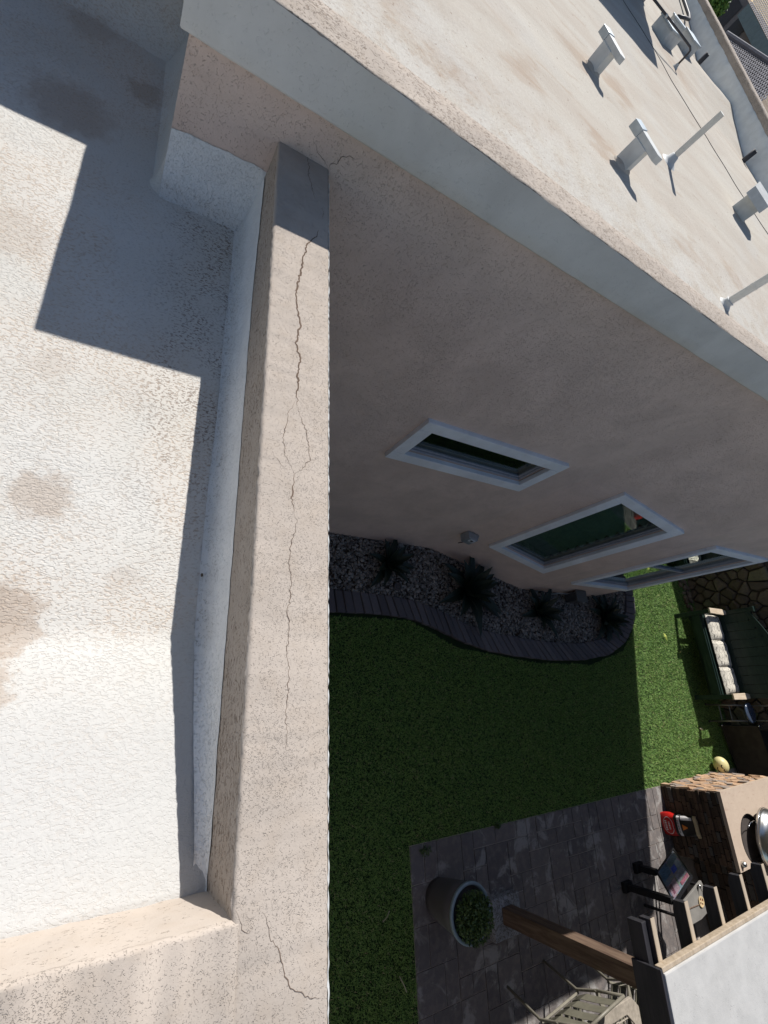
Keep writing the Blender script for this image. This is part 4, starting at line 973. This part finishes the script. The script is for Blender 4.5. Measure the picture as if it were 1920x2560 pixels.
# ================================================================== BENCH, STOOL, RACK, BALL, STONE WALL
bn = empty('bench', (-.435, 9.30, 0), -.02, 'dark green painted wooden bench with a high arched back', 'bench')
def bb(name, x0, x1, y0, y1, z0, z1, mat='green_wood', bev=.006, **k): return MB().box(x0, x1, y0, y1, z0, z1).build(name, MAT[mat], bn, bevel=bev)
for s in (-1, 1):
    bb('leg', s * .68 - .035, s * .68 + .035, -.28, -.21, 0, .60); bb('leg', s * .68 - .035, s * .68 + .035, .22, .29, 0, 1.02)
    a = MB().prism([(s * .68 - .045, -.33), (s * .68 + .045, -.33), (s * .68 + .05, .10), (s * .68 + .03, .25), (s * .68 - .03, .25), (s * .68 - .05, .10)], .60, .63).build('armrest', MAT.setdefault('pale_arm', wood('pale_arm_wood', (.50, .40, .29), (.62, .52, .40), .6)), bn, bevel=.008)  # armrests in an even pale cream, unlike the dark green bench
    bb('post_cap', s * .68 - .045, s * .68 + .045, .21, .30, 1.02, 1.05)
    bb('side_rail', s * .68 - .02, s * .68 + .02, -.21, .22, .36, .42)
bb('seat_apron', -.645, .645, -.27, -.245, .29, .42)
for k in range(5): bb('seat_slat', -.645, .645, -.25 + k * .092, -.17 + k * .092, .42, .44, bev=.004)
bb('stretcher', -.645, .645, .0, .03, .12, .17)
bb('back_rail', -.645, .645, .235, .262, .48, .56)
m = MB(); n = 24
for i in range(n + 1):
    x = -.645 + 1.29 * i / n; top = .98 + .20 * max(0, math.cos(x / .645 * math.pi / 2)) ** 1.2
    m.v += [(x, .23, top - .09), (x, .26, top - .09), (x, .26, top), (x, .23, top)]
for i in range(n):
    for q in range(4): a = i * 4; m.f.append((a + q, a + (q + 1) % 4, a + 4 + (q + 1) % 4, a + 4 + q))
m.build('top_rail', MAT['green_wood'], bn)
for k in range(9):
    x = -.645 + 1.29 * (k + .5) / 9; top = .90 + .20 * max(0, math.cos(x / .645 * math.pi / 2)) ** 1.2; bb('back_board', x - .069, x + .069, .238, .256, .56, top, bev=.003)
def cushm():
    n = NT('cushion_print'); tc = n.n('ShaderNodeTexCoord').outputs['Object']; v = n.mapv((1, 1, .3), vec=tc)
    w = n.n('ShaderNodeTexWave', wave_type='RINGS'); n.l(v, w.inputs[0]); w.inputs['Scale'].default_value = 5.5; w.inputs['Distortion'].default_value = 9; w.inputs['Detail'].default_value = 1; w.inputs['Detail Scale'].default_value = 1.6
    e = n.voro(11, v, 'Distance', 'DISTANCE_TO_EDGE'); ln = n.math('MAXIMUM', n.ramp(e, .022, .010), n.ramp(w.outputs['Fac'], .05, .015))
    return n.fin(n.mix(n.math('MULTIPLY', ln, .8), (.60, .56, .48), (.085, .08, .075)), .9, None, 0, .1)
CM = cushm()
def cushion(x, label):
    t = MB(); N, K = 14, 12
    for i in range(N + 1):
        for j in range(K + 1):
            u, v = i / N * 2 - 1, j / K * 2 - 1; e = (max(0, 1 - abs(u) ** 5) * max(0, 1 - abs(v) ** 5)) ** .35
            t.v.append((u * .213, v * .215, .045 * e + .003 * math.sin(u * 9 + x * 7)))
    top = len(t.v)
    for i in range(N + 1):
        for j in range(K + 1):
            u, v = i / N * 2 - 1, j / K * 2 - 1; e = (max(0, 1 - abs(u) ** 5) * max(0, 1 - abs(v) ** 5)) ** .35; t.v.append((u * .213, v * .215, -.03 * e))
    for i in range(N):
        for j in range(K): a = i * (K + 1) + j; t.f.append((a, a + K + 1, a + K + 2, a + 1)); a += top; t.f.append((a + 1, a + K + 2, a + K + 1, a))
    o = t.build('cushion', CM, None, smooth=True, label=label, cat='cushion', group='patterned cushions on the bench'); o.location = (-.435 + x, 9.305 - x * .02, .478); o.rotation_euler = (0, 0, -.02 + random.uniform(-.03, .03)); return o
cushion(-.43, 'cream cushion with dark line pattern at the left end of the bench'); cushion(0, 'cream cushion with dark line pattern in the middle of the bench'); cushion(.43, 'cream cushion with dark line pattern at the right end of the bench')

sc = empty('metal_stool', (.50, 9.42, 0), -.08, 'grey metal stool with ladder like legs and a round dark shiny seat', 'stool')
for s in (-1, 1):
    MB().tube([(s * .13, -.14, 0), (s * .11, -.02, .58)], .013, 8).build('leg', MAT['tube'], sc, smooth=True); MB().tube([(s * .14, .18, 0), (s * .11, .05, .58)], .012, 8).build('leg', MAT['tube'], sc, smooth=True)
    MB().tube([(s * .14, -.14, 0), (s * .13, -.14, .02)], .018, 8).build('foot', MAT['black'], sc)
for z in (.2, .34): MB().tube([(-.12, -.14 + z * .2, z), (.12, -.14 + z * .2, z)], .009, 8).build('rung', MAT['tube'], sc)
MB().lathe([(.001, .60), (.10, .602), (.145, .61), (.155, .60), (.15, .58), (.001, .575)], 32).build('seat', plain('seat_vinyl', (.05, .07, .11), .15, spec=.8), sc, smooth=True)
MB().tube([(-.11, .05, .58), (-.11, .12, .85), (-.07, .14, .93), (.07, .14, .93), (.11, .12, .85), (.11, .05, .58)], .008, 8).build('back_frame', MAT['tube'], sc, smooth=True)
MB().box(-.06, .06, .115, .135, .78, .88).build('back_pad', MAT['black_matt'], sc, bevel=.01)

rk = empty('storage_rack', (.70, 9.55, 0), .17, 'black framed metal rack with a brown mesh panel beside the island', 'rack')
W_, D2, H_ = .76, .55, .60
for x in (0, W_):
    for y in (0, D2): MB().tube([(x, y, 0), (x, y, H_)], .010, 8).build('post', MAT['black'], rk)
for z in (.05, H_):
    for y in (0, D2): MB().tube([(0, y, z), (W_, y, z)], .008, 8).build('rail', MAT['black'], rk)
    for x in (0, W_): MB().tube([(x, 0, z), (x, D2, z)], .008, 8).build('rail', MAT['black'], rk)
MB().box(.01, W_ - .01, .004, .010, .06, H_ - .01).build('panel', plain('brown_mesh', (.045, .036, .028), .8, var=.3, scale=10), rk)
MB().box(.01, W_ - .01, .01, D2 - .01, .06, .07).build('shelf', MAT['black_matt'], rk)
for p in ((0, 0, H_ + .01), (W_, 0, H_ + .01), (W_, 0, .06), (0, 0, .06)): MB().lathe([(.001, .015), (.014, .01), (.014, -.01), (.001, -.015)], 10, Matrix.Translation(p)).build('corner_cap', MAT['chrome'], rk, smooth=True)

bl = empty('painted_ball', (1.245, 9.02, .135), .3, 'yellow painted ball with curved black face marks lying against the island corner', 'ball')
Vb_ = [(v[0] * .125, v[1] * .108, v[2] * .108) for v in ico(3)[0].tolist()]
MB().add(Vb_, [tuple(f) for f in ico(3)[1].tolist()]).build('shell', plain('yellow_paint', (.62, .56, .28), .45, var=.08), bl, smooth=True)
def on_ball(a, e, r=1.012): return (.125 * r * math.cos(e) * math.cos(a), .108 * r * math.cos(e) * math.sin(a), .108 * r * math.sin(e))
for (a0, e0, ra, re_, s0, s1) in ((-1.75, .62, .22, .15, math.pi, 2 * math.pi), (-1.1, .72, .22, .16, math.pi, 2 * math.pi), (-1.35, .05, .35, .2, math.pi * 1.1, math.pi * 1.9)):
    MB().tube([on_ball(a0 + ra * math.cos(s0 + (s1 - s0) * k / 8), e0 + re_ * math.sin(s0 + (s1 - s0) * k / 8)) for k in range(9)], .006, 6).build('face_mark', MAT['black_matt'], bl)

rw = empty('rock_wall', (-1.6, 9.75, 0), 0, 'low wall of rough brown rocks behind the bench', 'stone wall')
MB().box(-2.4, 3.6, .16, .18, 0, 1.14).build('core', MAT['mortar'], rw)
def clip_cells(P, i, hw, hh, gap):
    a, c = P[i]; poly = [(a - hw, c - hh), (a + hw, c - hh), (a + hw, c + hh), (a - hw, c + hh)]
    for j, (b2, d2) in enumerate(P):
        if j == i or math.hypot(b2 - a, d2 - c) > .6: continue
        ux, uy = b2 - a, d2 - c; L = math.hypot(ux, uy); ux /= L; uy /= L; off_ = L / 2 - gap; new = []
        for k in range(len(poly)):
            A_, B2_ = poly[k], poly[(k + 1) % len(poly)]; da = (A_[0] - a) * ux + (A_[1] - c) * uy - off_; db = (B2_[0] - a) * ux + (B2_[1] - c) * uy - off_
            if da <= 0: new.append(A_)
            if da * db < 0: tt = da / (da - db); new.append((A_[0] + (B2_[0] - A_[0]) * tt, A_[1] + (B2_[1] - A_[1]) * tt))
        poly = new
        if len(poly) < 3: return None
    return poly
PR = []
for _ in range(6000):
    p = (random.uniform(-1.0, 2.2), random.uniform(.02, 1.12))
    if all(math.hypot((p[0] - q[0]) * .85, (p[1] - q[1]) * 1.15) > .135 for q in PR): PR.append(p)
for i, (a, c) in enumerate(PR):
    poly = clip_cells(PR, i, .2, .2, .007)
    if not poly: continue
    n_ = len(poly); t1, t2 = random.uniform(-.25, .25), random.uniform(-.25, .25); d0 = random.uniform(.02, .06); vs = []
    for sc_, yy in ((.72, -.018), (.93, .0), (1.0, .03)): vs += [(a + (p[0] - a) * sc_ + random.uniform(-.006, .006), .16 - d0 + yy + (t1 * (p[0] - a) + t2 * (p[1] - c)) * .5 + random.uniform(-.006, .006), c + (p[1] - c) * sc_ + random.uniform(-.006, .006)) for p in poly]
    vs += [(p[0], .17, p[1]) for p in poly]
    fs = [tuple(range(n_ - 1, -1, -1))[::-1]] + [(q * n_ + k, (q + 1) * n_ + k, (q + 1) * n_ + (k + 1) % n_, q * n_ + (k + 1) % n_) for q in range(3) for k in range(n_)]
    MB().add(vs, fs).build('rock', MAT['rock'], rw)
for i in range(46):
    x = random.uniform(-1.95, -1.15); s = random.uniform(.02, .06); vs = [(v[0] * s * random.uniform(.8, 1.2), v[1] * s * .9, v[2] * s * .7) for v in IV.tolist()]
    o = MB().add(vs, [tuple(f) for f in IF.tolist()]).build('rock', MAT['rock'], rw); o.location = (x + 1.6, random.uniform(-.25, .0) , s * .5)

bw = empty('boundary_wall', (0, 9.935, 0), 0, 'tall brown block boundary wall closing the yard behind the bench', 'wall')
BM = stucco('block_wall', (.11, .09, .075), 30, pit=.4)
MB().box(-5.5, 12, .0, .2, 0, 2.20).build('wall_body', BM, bw); MB().box(-5.5, 12, .0, .22, 2.20, 2.25).build('cap', BM, bw, bevel=.008)

# ================================================================== NEIGHBOURS
NSH = isl_mat('roof_tile', (.12, .12, .14), (.19, .185, .205), .8, 4, .2)
NFA = plain('neighbour_fascia', (.13, .19, .21), .7); NST = stucco('neighbour_stucco', (.16, .16, .17), 8, pit=.1); NDK = plain('neighbour_dark', (.03, .035, .045), .8)
def tiled(parent, P0, U, Vv, nu, nv, name='roof_tiles'):
    """real barrel tiles in staggered courses on a roof plane, joined"""
    U, Vv, P0 = Vector(U), Vector(Vv), Vector(P0); N = U.cross(Vv).normalized(); N = N if N.z > 0 else -N
    m = MB(); du, dv = U / nu, Vv / nv
    for j in range(nv):
        for i in range(nu):
            p = P0 + du * (i + (.5 if j % 2 else 0)) + dv * j; k = random.uniform(-.004, .004)
            a = [p + N * (.0 + k), p + du * .25 + N * (.035 + k), p + du * .5 + N * (.045 + k), p + du * .75 + N * (.035 + k), p + du * .98 + N * k]
            q = [w + dv * 1.1 - N * .02 for w in a]; m.add(a + q, [(t_, t_ + 1, t_ + 6, t_ + 5) for t_ in range(4)])
    o = m.build(name, NSH, parent, kind='stuff'); return o
def ray_pt(px, py, dist):
    u, v = py - 1280, (1920 - px) - 960; d_ = [u, -v, -1187.5]; w = Vector([sum(CAMR[i][j] * d_[j] for j in range(3)) for i in range(3)]); w = w / math.hypot(w.x, w.y); return w * dist + Vector((0, 0, CAMZ))
def flat(p): return Vector((p.x, p.y, 0))
A1, B1 = ray_pt(1812, 88, 34), ray_pt(1965, 190, 31)           # ridge of the nearer roof
cm = -flat((A1 + B1) / 2).normalized()
h1 = empty('neighbour_house', tuple(flat(A1)), 0, 'low grey tiled roof of the nearer neighbouring house beyond the far parapet', 'house')
def L_(p): return tuple(p - flat(A1))
tiled(h1, L_(A1 + cm * 6 - Vector((0, 0, 2.0))), B1 - A1, -cm * 6 + Vector((0, 0, 2.0)), 34, 24)
MB().tube([L_(A1 + Vector((0, 0, .05))), L_(B1 + Vector((0, 0, .05)))], .12, 8).build('ridge_cap', NSH, h1)
MB().add([L_(p) for p in (A1 - cm * .2, B1 - cm * .2, B1 - cm * .2 - Vector((0, 0, 4)), A1 - cm * .2 - Vector((0, 0, 4)))], [(0, 1, 2, 3)]).build('wall', NST, h1)
A2, B2 = ray_pt(1872, 8, 46), ray_pt(1965, 190, 40)              # eave of the farther roof
cm2 = -flat((A2 + B2) / 2).normalized()
h2 = empty('neighbour_house', tuple(flat(A2)), 0, 'farther neighbouring house with a blue green fascia and dark openings under its eave', 'house')
def L2(p): return tuple(p - flat(A2))
tiled(h2, L2(A2), B2 - A2, -cm2 * 6 + Vector((0, 0, 1.5)), 36, 20)
MB().add([L2(p) for p in (A2, B2, B2 - Vector((0, 0, .62)), A2 - Vector((0, 0, .62)), A2 - cm2 * .3 - Vector((0, 0, .62)), B2 - cm2 * .3 - Vector((0, 0, .62)))], [(3, 2, 1, 0), (4, 5, 2, 3)]).build('fascia', NFA, h2)
wA, wB = A2 - cm2 * .9, B2 - cm2 * .9; wd = wB - wA
MB().add([L2(p) for p in (wA - wd * .4, wB, wB - Vector((0, 0, 4)), wA - wd * .4 - Vector((0, 0, 4)))], [(3, 2, 1, 0)]).build('wall', NST, h2)
for (f0, f1) in ((-.22, -.04), (.03, .22)):
    p, q = wA + wd * f0 + cm2 * .05, wA + wd * f1 + cm2 * .05; MB().add([L2(v) for v in (p - Vector((0, 0, .3)), q - Vector((0, 0, .3)), q - Vector((0, 0, 1.8)), p - Vector((0, 0, 1.8)))], [(3, 2, 1, 0)]).build('window', NDK, h2)
TP = ray_pt(1795, 4, 36)
tr_ = empty('neighbour_tree', (TP.x, TP.y, 0), 0, 'small bright green tree between the neighbouring roofs', 'tree')
MB().tube([(0, 0, 0), (.1, 0, 1.5), (0, .1, 2.2)], [.12, .08, .05], 8).build('trunk', MAT['bark'], tr_); leaves(1500, (0, 0, TP.z), (.55, .55, .55), .10, MAT['tree'], tr_, 'crown')
